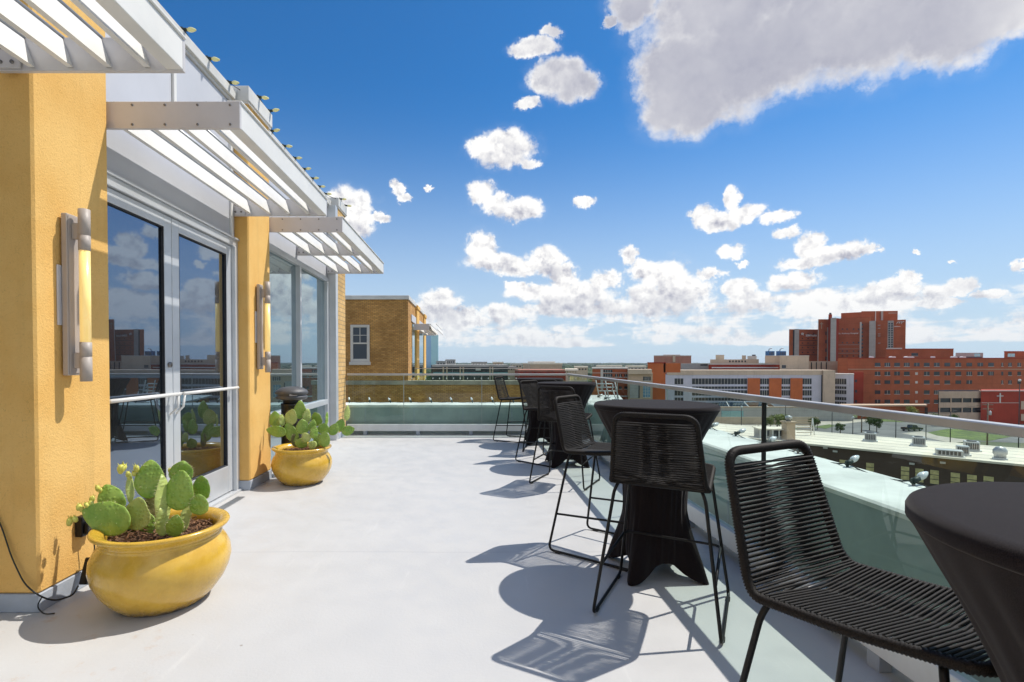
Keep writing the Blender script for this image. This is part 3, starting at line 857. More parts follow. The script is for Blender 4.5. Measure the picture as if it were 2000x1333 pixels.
def make_table():
    t = thing('bar_table', 'x', 'bar table', (0, 0, 0), 0, 'tall bar tables under black stretch covers')
    H = 1.085; RT = 0.383
    m = MB()
    m.lathe([(0.0, H + 0.001), (0.18, H + 0.0005), (RT - 0.03, H), (RT - 0.012, H - 0.001), (RT - 0.003, H - 0.006), (RT + 0.001, H - 0.014), (RT + 0.001, H - 0.030), (RT - 0.004, H - 0.036)], 72)
    m.build('table_top', M['cloth'], t)
    def star(th):
        k = abs(math.cos(2*(th - PI/4)))
        s_ = max(0.0, math.cos(4*(th - PI/4)))
        return s_
    N = 288; rows = []
    prof = [(H - 0.034, RT - 0.003), (H - 0.06, RT - 0.016), (0.97, 0.338), (0.90, 0.300), (0.82, 0.262), (0.74, 0.232), (0.66, 0.212), (0.58, 0.202), (0.50, 0.197), (0.42, 0.197), (0.36, 0.200), (0.30, 0.205), (0.24, 0.212), (0.18, 0.220), (0.12, 0.228), (0.06, 0.232), (0.0, 0.234)]
    vs = []; fs = []
    for ri, (z, r) in enumerate(prof):
        for k in range(N):
            th = 2*PI*k/N
            c4 = math.cos(4*(th - PI/4))
            pk = ((1 + c4)/2)
            low = max(0.0, (0.46 - z)/0.46)
            zz = z
            rr = r
            if low > 0:
                rr = r - 0.045*low*(1 - pk**2) + (0.105*low**1.25)*pk**5
                hem = 0.11*(1 - pk**1.6)                      # hem rises in an arch between the feet
                zz = max(z, 0) + hem*(low**1.6)
            else:
                up = min(1, (z - 0.46)/0.5)
                rr = r*(1 + 0.012*c4*(1 - up))
            fold = 0.0022*math.sin(17*th + 3*z) + 0.0018*math.sin(31*th - 5*z) + 0.0028*max(0, math.sin(23*th + 7*mnoise.noise(Vector((th*2, z*2, 0)))))**6*min(1, max(0, (1.02 - z)*4))
            rr += fold*(1 if z < 1.0 else 0.3)
            vs.append((rr*math.cos(th), rr*math.sin(th), zz + 0.003))
    m = MB(); R_ = len(prof)
    for i in range(R_ - 1):
        for k in range(N): fs.append((i*N+k, (i+1)*N+k, (i+1)*N+(k+1) % N, i*N+(k+1) % N))
    m.add(vs, fs, 0, True)
    m.build('skirt', M['cloth'], t)
    m = MB()
    for k in range(4):
        th = PI/4 + k*PI/2
        m.tube([(0.1*math.cos(th), 0.1*math.sin(th), 0.10), (0.29*math.cos(th), 0.29*math.sin(th), 0.012)], 0.012, 8)
    m.tube([(0, 0, 0.1), (0, 0, 1.05)], 0.03, 10)
    m.build('table_base', M['black'], t)
    return t
t0 = make_table()
TABLES = [((1.19, 3.31), 0.04, 'second nearest black covered bar table, a stool back in front of it'),
 ((1.155, 0.765), 0.3, 'nearest bar table under a black stretch cover, cut off at the corner of the view'),
 ((1.26, 6.74), 0.05, 'third nearest black covered bar table with stools in front and beside it'),
 ((1.15, 8.52), 0.0, 'farthest bar table under a black cover, by the corner of the railings')]
for i, (p, rz, lb) in enumerate(TABLES):
    if i == 0: t0.location = (p[0], p[1], 0); t0.rotation_euler = (0, 0, rz); t0['label'] = lb
    else: copy_tree(t0, (p[0], p[1], 0), rz, lb)

# ------------------------------------------------------------------ glazed pots and cacti
def potmat():
    m, n, b = newmat('yellow_glazed_ceramic')
    tc = n.new('ShaderNodeTexCoord').outputs['Object']
    x, y, z = n.sep(tc)
    big = n.ramp(n.noise(tc, 6, 6, 0.65), 0.3, 0.7)
    drip = n.noise(n.v('MULTIPLY', tc, (14, 14, 1.8)), 1.0, 6, 0.7)
    col = n.mix(big, (0.70, 0.44, 0.060, 1), (0.56, 0.33, 0.032, 1))
    col = n.mix(n.m('MULTIPLY', n.ramp(drip, 0.52, 0.72), 0.5), col, (0.44, 0.27, 0.045, 1))
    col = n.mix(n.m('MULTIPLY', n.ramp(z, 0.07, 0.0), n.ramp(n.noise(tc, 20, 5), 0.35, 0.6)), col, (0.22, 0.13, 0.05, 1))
    n.put(b.inputs['Base Color'], col)
    n.put(b.inputs['Roughness'], n.ramp(n.noise(tc, 30, 4), 0.3, 0.7, lo=0.14, hi=0.36))
    b.inputs['Coat Weight'].default_value = 0.4; b.inputs['Coat Roughness'].default_value = 0.12
    bp = n.new('ShaderNodeBump'); bp.inputs['Strength'].default_value = 0.25; bp.inputs['Distance'].default_value = 0.006
    n.put(bp.inputs['Height'], n.noise(tc, 9, 4, 0.5)); n.put(b.inputs['Normal'], bp.outputs[0])
    return m
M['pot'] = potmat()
M['mulch'] = mat('bark_mulch', (0.12, 0.06, 0.03), 0.95, 0, 0.5, 60, bump=0.8, bscale=90)
M['chip'] = mat('bark_chip', (0.20, 0.10, 0.05), 0.9, 0, 0.6, 18)
def pot(x, y, s, label, tilt=0):
    t = thing('glazed_pot', label, 'flower pot', (x, y, 0), 0, 'yellow glazed pots with prickly pears')
    prof = [(0.17, 0.0), (0.235, 0.0), (0.262, 0.018), (0.300, 0.055), (0.345, 0.11), (0.375, 0.17), (0.388, 0.225), (0.382, 0.28), (0.358, 0.325), (0.335, 0.352), (0.330, 0.362),
            (0.336, 0.368), (0.331, 0.375), (0.333, 0.385), (0.350, 0.400), (0.374, 0.415), (0.381, 0.426), (0.376, 0.436), (0.360, 0.439), (0.330, 0.430), (0.305, 0.415), (0.298, 0.39), (0.300, 0.34)]
    prof = [(r*s*0.91, z*s) for r, z in prof]
    m = MB(); m.lathe(prof[:13], 64); m.f = [f for f in m.f if len(f) == 4]; m.mi = m.mi[:len(m.f)]; m.sm = m.sm[:len(m.f)]
    m.build('bowl', M['pot'], t)
    m = MB(); m.lathe(prof[12:], 64); m.f = [f for f in m.f if len(f) == 4]; m.mi = m.mi[:len(m.f)]; m.sm = m.sm[:len(m.f)]
    m.build('rim', M['pot'], t)
    m = MB(); rnd = random.Random(int(x*100))
    vs = [(0, 0, 0.375*s)]; fs = []; NR = 10; NA = 40
    for i in range(1, NR+1):
        r = 0.275*s*i/NR
        for k in range(NA):
            th = 2*PI*k/NA; px, py = r*math.cos(th), r*math.sin(th)
            vs.append((px, py, 0.372*s + 0.018*mnoise.noise(Vector((px*14, py*14, 1.3))) + rnd.uniform(-.004, .004)))
    for k in range(NA): fs.append((0, 1+k, 1+(k+1) % NA))
    for i in range(NR-1):
        for k in range(NA): fs.append((1+i*NA+k, 1+(i+1)*NA+k, 1+(i+1)*NA+(k+1) % NA, 1+i*NA+(k+1) % NA))
    m.add(vs, fs, 0, False)
    for _ in range(420):
        r = 0.262*s*math.sqrt(rnd.random()); th = rnd.uniform(0, 2*PI)
        c = Vector((r*math.cos(th), r*math.sin(th), 0.380*s + rnd.uniform(-.004, .010)))
        dd = Vector((rnd.uniform(-1,1), rnd.uniform(-1,1), rnd.uniform(-.45,.45))).normalized()*rnd.uniform(.008, .026)
        w = dd.cross(Vector((0,0,1))).normalized()*rnd.uniform(.002, .005)
        m.prism([c-dd-w, c+dd-w*0.6, c+dd*0.8+w, c-dd+w*0.8], (0, 0, rnd.uniform(.002, .005)), mi=1)
    m.build('mulch', [M['mulch'], M['chip']], t)
    return t
POT1, POT2 = (-1.755, 2.90), (-1.90, 5.74)
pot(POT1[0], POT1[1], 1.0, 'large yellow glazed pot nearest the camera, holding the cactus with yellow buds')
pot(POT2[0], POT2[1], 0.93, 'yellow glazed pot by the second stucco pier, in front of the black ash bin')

def padmat(name, c1, c2):
    m, n, b = newmat(name)
    tc = n.new('ShaderNodeTexCoord').outputs['Object']
    big = n.ramp(n.noise(tc, 9, 5, 0.6), 0.3, 0.7)
    col = n.mix(big, C4(c1), C4(c2))
    v = n.new('ShaderNodeTexVoronoi'); n.put(v.inputs['Vector'], n.v('MULTIPLY', tc, (1, 0.25, 1))); v.inputs['Scale'].default_value = 46; v.inputs['Randomness'].default_value = 0.6
    dot = n.ramp(v.outputs['Distance'], 0.22, 0.12)
    col = n.mix(n.m('MULTIPLY', dot, 0.35), col, (0.12, 0.16, 0.05, 1))
    scar = n.ramp(n.noise(tc, 26, 5, 0.7), 0.66, 0.78)
    col = n.mix(n.m('MULTIPLY', scar, 0.6), col, (0.34, 0.28, 0.13, 1))
    n.put(b.inputs['Base Color'], col)
    b.inputs['Roughness'].default_value = 0.42; b.inputs['Specular IOR Level'].default_value = 0.45
    b.inputs['Subsurface Weight'].default_value = 0.0
    bp = n.new('ShaderNodeBump'); bp.inputs['Strength'].default_value = 0.5; bp.inputs['Distance'].default_value = 0.005
    n.put(bp.inputs['Height'], n.m('ADD', n.m('MULTIPLY', n.ramp(v.outputs['Distance'], 0.55, 0.05), 1.3), n.noise(tc, 14, 4))); n.put(b.inputs['Normal'], bp.outputs[0])
    return m
M['pad'] = padmat('cactus_pad_green', (0.31, 0.44, 0.08), (0.19, 0.34, 0.05))
M['pad2'] = padmat('cactus_pad_pale', (0.50, 0.56, 0.18), (0.37, 0.47, 0.12))
M['pad3'] = padmat('cactus_pad_woody', (0.20, 0.17, 0.06), (0.13, 0.14, 0.045))
M['budm'] = mat('cactus_bud_yellow', (0.62, 0.60, 0.12), 0.5, 0, 0.25, 40)
M['spine'] = mat('cactus_spine', (0.70, 0.62, 0.38), 0.6, 0, 0.1, 30)
def pad_mesh(mb, c, up, side, w, h, th, rnd, spines=True):
    """thick paddle: c = foot of the pad, up = long axis, side = width axis"""
    up = up.normalized(); side = (side - up*side.dot(up)).normalized(); nr = up.cross(side)
    NU, NV = 14, 9
    bend = rnd.uniform(-.12, .12)
    def outl(f):                    # half width along the pad
        return (math.sin(PI*min(1, max(0, f))**0.80)**0.62) if 0 < f < 1 else 0.0
    def pt(f, a):
        hw = w/2*max(outl(f), 0.16 if f < 0.05 else 0.0)*(1 + 0.10*mnoise.noise(Vector((f*3.1, 3.0 if math.cos(a) > 0 else 8.0, c.x*17 + c.z*11))))
        t_ = th/2*(0.55 + 0.45*outl(f))*(1 if outl(f) > 0 else 0.3)
        x = math.cos(a)*hw; y = math.sin(a)*t_*max(0.25, math.sqrt(outl(f)) if outl(f) > 0 else .25)
        wob = 0.010*mnoise.noise(Vector((x*22, f*5, c.x*9)))
        return c + up*(f*h) + side*x + nr*(y + bend*h*(f*f)*0.6 + bend*0.5*x*x/w + wob)
    NA = 22; vs = [c + nr*0.0]; fs = []
    F_ = [0.02, 0.06, 0.13, 0.22, 0.32, 0.43, 0.54, 0.65, 0.75, 0.84, 0.91, 0.96, 0.99]
    for f in F_:
        for k in range(NA): vs.append(pt(f, 2*PI*k/NA))
    vs.append(pt(0.999, 0)*0.5 + pt(0.999, PI)*0.5)
    for k in range(NA): fs.append((0, 1+(k+1) % NA, 1+k))
    for i in range(len(F_)-1):
        for k in range(NA): fs.append((1+i*NA+k, 1+i*NA+(k+1) % NA, 1+(i+1)*NA+(k+1) % NA, 1+(i+1)*NA+k))
    l = len(vs)-1; b0 = 1+(len(F_)-1)*NA
    for k in range(NA): fs.append((b0+k, b0+(k+1) % NA, l))
    mb.add(vs, fs, 0, True)
    if spines:
        for i in range(60):
            f = rnd.uniform(.12, .97); a = rnd.uniform(0, 2*PI)
            if i % 2: a = rnd.choice([0, PI]) + rnd.uniform(-.3, .3)
            p = pt(f, a); o_ = (p - (c + up*(f*h))); o_.normalize()
            dirv = (o_*0.6 + nr*math.sin(a)*0.8 + Vector((rnd.uniform(-.4,.4), rnd.uniform(-.4,.4), rnd.uniform(-.2,.5)))).normalized()
            q = dirv.orthogonal().normalized()*0.0007
            mb.add([p+q, p-q*0.5+dirv.cross(q), p-q*0.5-dirv.cross(q), p+dirv*rnd.uniform(.008,.019)], [(0,1,3),(1,2,3),(2,0,3)], 1)
def cactus(label, base, pads, buds, th, seed):
    """pads: (cx, cy, w, h, lean in degrees, turn in degrees, y offset, kind) in photo pixels"""
    rnd = random.Random(seed)
    Y0 = base[1]; o0 = Vector((base[0], Y0, 0.36))
    t = thing('prickly_pear', label, 'cactus', o0, 0, 'prickly pear cacti in glazed pots')
    sc_ = Y0/1000
    for (cx, cy, w, h, lean, turn, dy, kd) in pads:
        c = at(cx, cy, Y0 + dy) - o0
        s2 = (Y0 + dy)/1000
        a = R(lean)
        up = Vector((math.sin(a), rnd.uniform(-.15, .15), math.cos(a)))
        sd = Vector((math.cos(a)*math.cos(R(turn)), math.sin(R(turn)), -math.sin(a)*math.cos(R(turn))))
        hh = h*s2*1.07; ww = w*s2*1.08
        m = MB(); pad_mesh(m, c - up.normalized()*hh/2, up, sd, ww, hh*1.02, th*rnd.uniform(.85, 1.15), rnd)
        m.build('pad', [M[('pad', 'pad2', 'pad3')[kd]], M['spine']], t)
    for (cx, cy, sz, dy) in buds:
        c = at(cx, cy, Y0 + dy) - o0; r = sz*(Y0+dy)/1000/2
        m = MB()
        ax = Vector((rnd.uniform(-.5,.3), rnd.uniform(-.3,.3), 1)).normalized()
        m.lathe([(r*0.45, -r*1.3), (r*0.75, -r*0.6), (r*0.8, 0.2*r), (r*0.45, r*0.8), (0, r*0.9)], 9)
        for k in range(6):
            th_ = k*PI/3 + rnd.uniform(-.2,.2)
            m.add([(0.4*r*math.cos(th_-.5), 0.4*r*math.sin(th_-.5), 0.5*r), (0.4*r*math.cos(th_+.5), 0.4*r*math.sin(th_+.5), 0.5*r), (1.0*r*math.cos(th_), 1.0*r*math.sin(th_), r*rnd.uniform(1.1, 1.7))], [(0,1,2),(2,1,0)])
        o = m.build('bud', M['budm'], t, c); o.rotation_euler = ax.to_track_quat('Z', 'Y').to_euler()
    return t
Z4 = 2.76
def z4(l): return [(x/Z4, 850 + y/Z4, w/Z4, h/Z4, a, tn, dy, k) for (x, y, w, h, a, tn, dy, k) in l]
cactus('large prickly pear with broad flat pads and yellow buds in the nearer pot', (POT1[0], POT1[1]), z4([
 (570,448,165,262,-76,10,-.10,0), (598,352,125,165,-24,20,.06,0), (742,425,150,165,8,-10,-.03,1), (806,240,142,190,-2,12,.02,0),
 (700,285,40,150,-4,60,.0,1), (884,350,95,250,2,72,-.08,1), (966,302,140,205,10,8,-.06,0), (978,200,112,120,14,20,.06,0),
 (1088,285,112,125,8,-14,.04,0), (1074,375,95,112,6,10,-.04,0), (830,380,100,150,4,40,.08,2), (944,490,85,125,16,15,-.12,0),
 (800,490,85,130,-8,10,.04,0), (1002,430,60,190,12,60,-.02,1), (872,470,70,150,-4,55,-.10,1), (690,470,120,120,-55,20,.05,0)]),
 [(x/Z4, 850+y/Z4, sz/Z4, dy) for (x, y, sz, dy) in [(378,462,42,-.10),(402,450,34,-.1),(425,386,34,-.08),(440,396,30,-.08),(466,376,30,-.08),(490,366,32,-.06),(497,343,34,-.03),(526,284,32,.04),(540,296,26,.04),
  (652,180,46,0),(668,172,36,.02),(690,210,30,0),(735,178,36,0),(722,205,28,0),(916,190,26,.05),(700,232,26,0)]], 0.019, 5)
Z5 = 2.777
def z5(l): return [(430 + x/Z5, 500 + y/Z5, w/Z5, h/Z5, a, tn, dy, k) for (x, y, w, h, a, tn, dy, k) in l]
cactus('bushy prickly pear with many small rounded pads in the farther pot', (POT2[0], POT2[1]), z5([
 (432,836,60,92,2,10,.05,0),(300,887,62,82,-10,10,.05,0),(335,892,34,62,-4,50,0,1),(383,876,66,84,14,-10,.02,1),(305,952,58,105,-82,10,-.05,0),
 (385,958,62,104,-28,10,.0,0),(447,928,66,76,-4,15,-.05,0),(470,870,44,76,6,40,.02,1),(523,886,62,72,-6,-10,.08,0),(500,922,40,62,12,30,-.02,0),
 (560,938,60,58,20,10,.0,0),(565,997,60,80,4,0,-.12,0),(615,942,50,66,30,10,.02,0),(650,920,50,66,22,20,.06,0),(688,853,36,78,2,45,.10,1),
 (694,948,50,66,72,10,.04,0),(510,958,42,66,4,30,-.08,0),(466,985,45,52,-26,20,-.10,1),(440,1016,60,52,10,10,-.08,0),(500,1026,45,44,-60,10,-.12,1),
 (578,882,24,66,2,70,.1,0),(410,1000,50,70,-12,30,.0,2),(530,1000,46,70,8,20,-.02,0)]), [], 0.018, 11)

# ------------------------------------------------------------------ ash bin, outlet, cord
t = thing('ash_bin', 'black cylindrical ash and litter bin with a grey domed lid behind the farther pot', 'litter bin', (-2.16, 6.16, 0))
m = MB(); m.lathe([(0.125, 0.0), (0.13, 0.015), (0.122, 0.04), (0.122, 0.83), (0.128, 0.85), (0.120, 0.86)], 36); m.build('drum', M['bin'], t)
m = MB(); m.lathe([(0.10, 0.86), (0.10, 0.90)], 20); m.build('neck', M['bin'], t)
m = MB(); m.lathe([(0.10, 0.895), (0.165, 0.905), (0.185, 0.925), (0.180, 0.945), (0.165, 0.955), (0.168, 0.962), (0.188, 0.975), (0.192, 0.99), (0.175, 1.015), (0.13, 1.042), (0.07, 1.057), (0, 1.062)], 40); m.build('lid', M['bintop'], t)
m = MB(); m.prism([(0.10, -0.135, 0.975), (0.04, -0.188, 0.975), (0.04, -0.192, 0.955), (0.10, -0.142, 0.955)], (0.01, 0.012, 0)); m.build('plate', M['sconce'], t)

t = thing('power_outlet', 'small black weatherproof power outlet low on the first stucco pier behind the pot', 'power outlet', (F, 3.04, 0.38))
m = MB(); m.bevbox(0, 0.045, -0.05, 0.05, -0.06, 0.06, 0.005); m.build('box', M['black'], t)
m = MB(); m.bevbox(0.045, 0.065, -0.035, 0.03, -0.045, 0.02, 0.004); m.build('cover', M['black'], t)
t = thing('extension_cable', 'thin black power cord with an adapter brick running along the base of the first pier', 'cord', (F, 2.8, 0))
P0 = Vector((F, 2.8, 0))
m = MB()
pts = [(F+0.05, 3.04, 0.32), (F+0.07, 3.06, 0.25), (F+0.065, 3.05, 0.19)]
m.tube(smooth_path([Vector(p) - P0 for p in pts], 0.03), 0.004, 7)
pts = [(F+0.05, 2.95, 0.05), (F+0.06, 2.90, 0.02), (F+0.05, 2.78, 0.04), (F+0.02, 2.715, 0.10), (F-0.06, 2.72, 0.16), (F-0.13, 2.725, 0.30), (F-0.19, 2.73, 0.48), (F-0.26, 2.73, 0.60)]
m.tube(smooth_path([Vector(p) - P0 for p in pts], 0.06), 0.0035, 7)
m.tube(smooth_path([Vector(p) + Vector((0.004, -0.006, 0.006)) - P0 for p in pts], 0.05), 0.0035, 7)
pts = [(F+0.03, 2.72, 0.09), (F+0.02, 2.70, 0.05), (F+0.06, 2.70, 0.008), (F+0.10, 2.72, 0.006)]
m.tube(smooth_path([Vector(p) - P0 for p in pts], 0.03), 0.0035, 7)
m.build('cable', M['wire'], t)
m = MB(); m.bevbox(-0.022, 0.022, -0.022, 0.022, -0.075, 0.075, 0.006); o = m.build('adapter', M['black'], t, Vector((F+0.06, 3.01, 0.115)) - P0); o.rotation_euler = (R(-22), 0, 0)

# ------------------------------------------------------------------ city materials
def wallmat(name, c, var=0.12, course=0.0, rough=0.85):
    m, n, b = newmat(name)
    uv = wall_uv(n)
    f = n.ramp(n.noise(uv, 0.22, 6, 0.65), 0.3, 0.7)
    st = n.ramp(n.noise(n.v('MULTIPLY', uv, (1.4, 0.12, 1)), 1.0, 5, 0.6), 0.5, 0.75, lo=1.0, hi=0.84)
    col = n.mix(f, C4(c), C4(tuple(x*(1-var*1.6) for x in c)))
    if course:
        x, y, z = n.sep(uv)
        ln = n.ramp(n.m('FRACT', n.m('DIVIDE', y, course)), 0.10, 0.04)
        col = n.mix(n.m('MULTIPLY', ln, 0.35), col, C4(tuple(x_*0.55 for x_ in c)))
    n.put(b.inputs['Base Color'], n.mul(col, n.comb(st, st, st)))
    b.inputs['Roughness'].default_value = rough; b.inputs['Specular IOR Level'].default_value = 0.25
    return m
M['red'] = wallmat('red_brick_far', (0.46, 0.125, 0.052), 0.14, 3.7)
M['red2'] = wallmat('dark_red_brick_far', (0.38, 0.052, 0.026), 0.12)
M['orange'] = wallmat('orange_clad_far', (0.56, 0.155, 0.05), 0.10)
M['pink'] = wallmat('rose_brick_far', (0.48, 0.22, 0.16), 0.12, 3.2)
M['beige'] = wallmat('beige_render_far', (0.62, 0.50, 0.37), 0.10)
M['tan'] = wallmat('tan_concrete_far', (0.56, 0.42, 0.30), 0.10)
M['greyw'] = wallmat('pale_grey_clad_far', (0.60, 0.60, 0.66), 0.07)
M['strip'] = wallmat('grey_metal_strip_far', (0.48, 0.46, 0.43), 0.10, 1.9)
M['brown'] = wallmat('brown_brick_low', (0.125, 0.085, 0.065), 0.18, 0.4)
M['roofw'] = mat('pale_roof_membrane', (0.84, 0.74, 0.60), 0.85, 0, 0.14, 0.25, bump=0.1, bscale=4)
M['roofg'] = mat('grey_roof_gravel', (0.42, 0.40, 0.38), 0.9, 0, 0.2, 0.3)
M['gl_far'] = mirrorglass('far_window_glass', (0.012, 0.016, 0.022), (0.24, 0.29, 0.36), 0.05, 0.05)
M['gl_blue'] = mirrorglass('blue_curtain_wall', (0.10, 0.26, 0.44), (0.45, 0.62, 0.80), 0.30, 0.08)
M['gl_teal'] = mirrorglass('teal_curtain_wall', (0.22, 0.48, 0.52), (0.55, 0.75, 0.80), 0.25, 0.08)
M['gl_amber'] = mat('yellow_lit_pane', (0.62, 0.52, 0.24), 0.6, 0, 0.25, 3)  # window panes with the yellow light on them put into the base colour
M['trim'] = mat('pale_trim_far', (0.62, 0.58, 0.52), 0.6, 0, 0.08, 1)
M['unit'] = mat('rooftop_unit_metal', (0.50, 0.50, 0.50), 0.45, 0.4, 0.2, 2)
M['unitd'] = mat('rooftop_unit_grille', (0.10, 0.10, 0.11), 0.6, 0.3, 0.2, 6)
M['asph'] = mat('asphalt', (0.20, 0.19, 0.185), 0.9, 0, 0.2, 0.12)
M['walk'] = mat('pale_pavement', (0.50, 0.44, 0.37), 0.9, 0, 0.15, 0.3)
M['grass'] = mat('lawn_grass', (0.16, 0.21, 0.05), 0.95, 0, 0.4, 0.5, col2=(0.09, 0.12, 0.04))
M['hosp_sign'] = mat('sign_letters_white', (0.85, 0.85, 0.83), 0.4, 0, 0.0)
M['polem'] = mat('lamp_pole_dark', (0.05, 0.05, 0.05), 0.5, 0.3, 0.1, 2)
M['wood'] = mat('utility_pole_wood', (0.22, 0.17, 0.12), 0.9, 0, 0.2, 2)

# ground reaching the horizon
def groundmat():
    m, n, b = newmat('city_ground')
    tc = n.new('ShaderNodeTexCoord').outputs['Object']
    v = n.new('ShaderNodeTexVoronoi'); n.put(v.inputs['Vector'], tc); v.inputs['Scale'].default_value = 0.012; v.distance = 'CHEBYCHEV'
    f = n.ramp(n.noise(tc, 0.004, 8, 0.7), 0.4, 0.6)
    near = n.mix(f, (0.11, 0.13, 0.06, 1), (0.26, 0.24, 0.20, 1))
    near = n.mix(n.ramp(n.noise(tc, 0.05, 6, 0.7), 0.45, 0.6), near, (0.07, 0.10, 0.035, 1))
    dist = n.v('LENGTH', tc, out=1)
    col = n.mix(n.ramp(dist, 500, 1500), near, (0.035, 0.055, 0.03, 1))
    n.put(b.inputs['Base Color'], col); b.inputs['Roughness'].default_value = 0.95
    return m
m = MB(); m.add([(-10000, -2000, GR), (10000, -2000, GR), (10000, 9000, GR), (-10000, 9000, GR)], [(0, 1, 2, 3)])
tag(m.build('ground', groundmat()), 'flat city ground reaching the horizon', kind='structure')

def frame_of(p0, p1):
    d_ = (p1 - p0); d_.z = 0; L = d_.length; d_.normalize()
    return d_, Vector((-d_.y, d_.x, 0)), L
class Bl:
    """a building whose front wall runs between photo columns x0..x1 at depths Ya..Yb"""
    def __init__(s, name, label, x0, x1, ytop, Ya, Yb=None, depth=12, wall='red', group=None, zb=None, cat='building'):
        Yb = Ya if Yb is None else Yb
        s.p0, s.p1 = at(x0, 708, Ya), at(x1, 708, Yb)
        s.p0.z = s.p1.z = 0
        s.d, s.n, s.L = frame_of(s.p0, s.p1)
        s.top = at(x0, ytop, Ya).z
        s.zb = GR if zb is None else zb
        s.t = thing(name, label, cat, (s.p0.x, s.p0.y, s.zb), math.atan2(s.d.y, s.d.x), group)
        s.depth = depth
        r_ = s.p0.normalized()
        s.k = (r_.dot(s.d) / max(0.2, r_.dot(s.n))) if x0 > 1100 else 0.0      # side walls run back along the street
        s.k = max(-1.2, min(1.2, s.k))
        m = MB(); s.sbox(m, 0, s.L, 0, depth, 0, s.top - s.zb); s.wall = m.build('wall', M[wall], s.t)
    def sbox(s, m, a, b_, y0, y1, z0, z1, mi=0):
        k = getattr(s, 'k', 0.0)
        m.prism([(a + k*y0, y0, z0), (b_ + k*y0, y0, z0), (b_ + k*y1, y1, z0), (a + k*y1, y1, z0)], (0, 0, z1 - z0), mi)
    def pix(s, px, py):
        """(distance along the wall, height above its foot) of a photo pixel"""
        r = at(px, py, 1.0) - Vector((0, 0, EYE))
        # solve EYE + k r on the wall plane
        k = (s.p0.x*s.n.x + s.p0.y*s.n.y) / (r.x*s.n.x + r.y*s.n.y)
        p = Vector((0, 0, EYE)) + r*k
        return (p - s.p0).dot(s.d), p.z - s.zb
    def rect(s, name, x0, x1, y0, y1, mt, proud=0.06, thick=None, par=None, label=None):
        xc, yc = (x0 + x1)/2, (y0 + y1)/2
        a, _ = s.pix(x0, yc); b_, _ = s.pix(x1, yc); _, c = s.pix(xc, y1); _, e = s.pix(xc, y0)
        m = MB(); s.sbox(m, a, b_, -proud, 0.0 if thick is None else thick, c, e)
        o = m.build(name, M[mt] if isinstance(mt, str) else mt, par or s.t)
        if label: o['label'] = label
        return o
    def window(s, x0, x1, y0, y1, gl='gl_far', mull=0, rows=0, sill=True, frame='trim'):
        xc, yc = (x0 + x1)/2, (y0 + y1)/2
        a, _ = s.pix(x0, yc); b_, _ = s.pix(x1, yc); _, c = s.pix(xc, y1); _, e = s.pix(xc, y0)
        m = MB(); m.box(a, b_, -0.03, 0.0, c, e)
        w = 0.09
        for k in range(1, mull + 1):
            xm = a + (b_-a)*k/(mull+1); m.box(xm - w/2, xm + w/2, -0.075, -0.031, c, e, 1)
        for k in range(1, rows + 1):
            zm = c + (e-c)*k/(rows+1); m.box(a, b_, -0.07, -0.031, zm - w/2, zm + w/2, 1)
        if sill:
            m.box(a - 0.06, b_ + 0.06, -0.12, -0.031, c - 0.14, c - 0.002, 1)
        return m.build('window', [M[gl], M[frame]], s.t)
    def coping(s, h=0.35, mt='trim', o=0.12):
        m = MB(); H = s.top - s.zb
        s.sbox(m, -o, s.L + o, -o, s.depth + o, H, H + h); return m.build('coping', M[mt], s.t)
    def roofblock(s, x0, x1, y0, y1, back, dep, mt, name='roof_block'):
        a, c = s.pix(x0, y1); b_, e = s.pix(x1, y0)
        k = 1 + back / max(1.0, abs(s.p0.y))
        m = MB(); H = s.top - s.zb
        m.box(a*k, b_*k, back, back + dep, H, H + (e - c)*k); return m.build(name, M[mt] if isinstance(mt, str) else mt, s.t)

def letters(text, parent, x, y, z, size, mt, name='sign_letters', ext=0.05, label=None):
    cu = bpy.data.curves.new(name, 'FONT'); cu.body = text; cu.size = size; cu.extrude = ext; cu.align_x = 'LEFT'
    cu.offset = size*0.012
    cu.materials.append(mt)
    o = bpy.data.objects.new(name, cu); COL.objects.link(o)
    o.parent = parent; o.location = (x, y, z); o.rotation_euler = (PI/2, 0, 0)
    bpy.context.view_layer.update()
    me = bpy.data.meshes.new_from_object(o.evaluated_get(bpy.context.evaluated_depsgraph_get()))
    o2 = bpy.data.objects.new(name, me); COL.objects.link(o2); o2.parent = parent; o2.location = o.location; o2.rotation_euler = o.rotation_euler
    bpy.data.objects.remove(o)
    if label: o2['label'] = label
    return o2

# ---- tan brick wing of our own block, beyond the end railing
wg = Bl('brick_wing', 'tan brick wing beyond the end railing, with a white sash window and roof terrace', 560, 1031, 744, 25.0, depth=0.45, wall='yb')
wx = lambda px, Y: at(px, 708, Y).x - wg.p0.x
m = MB(); m.bevbox(-0.05, wg.L + 0.05, -0.06, 0.45, wg.top - GR - 0.20, wg.top - GR + 0.004, 0.01); wg.t_c = m.build('coping', mat('weathered_stone_coping', (0.40, 0.36, 0.27), 0.85, 0, 0.3, 1.5), wg.t)
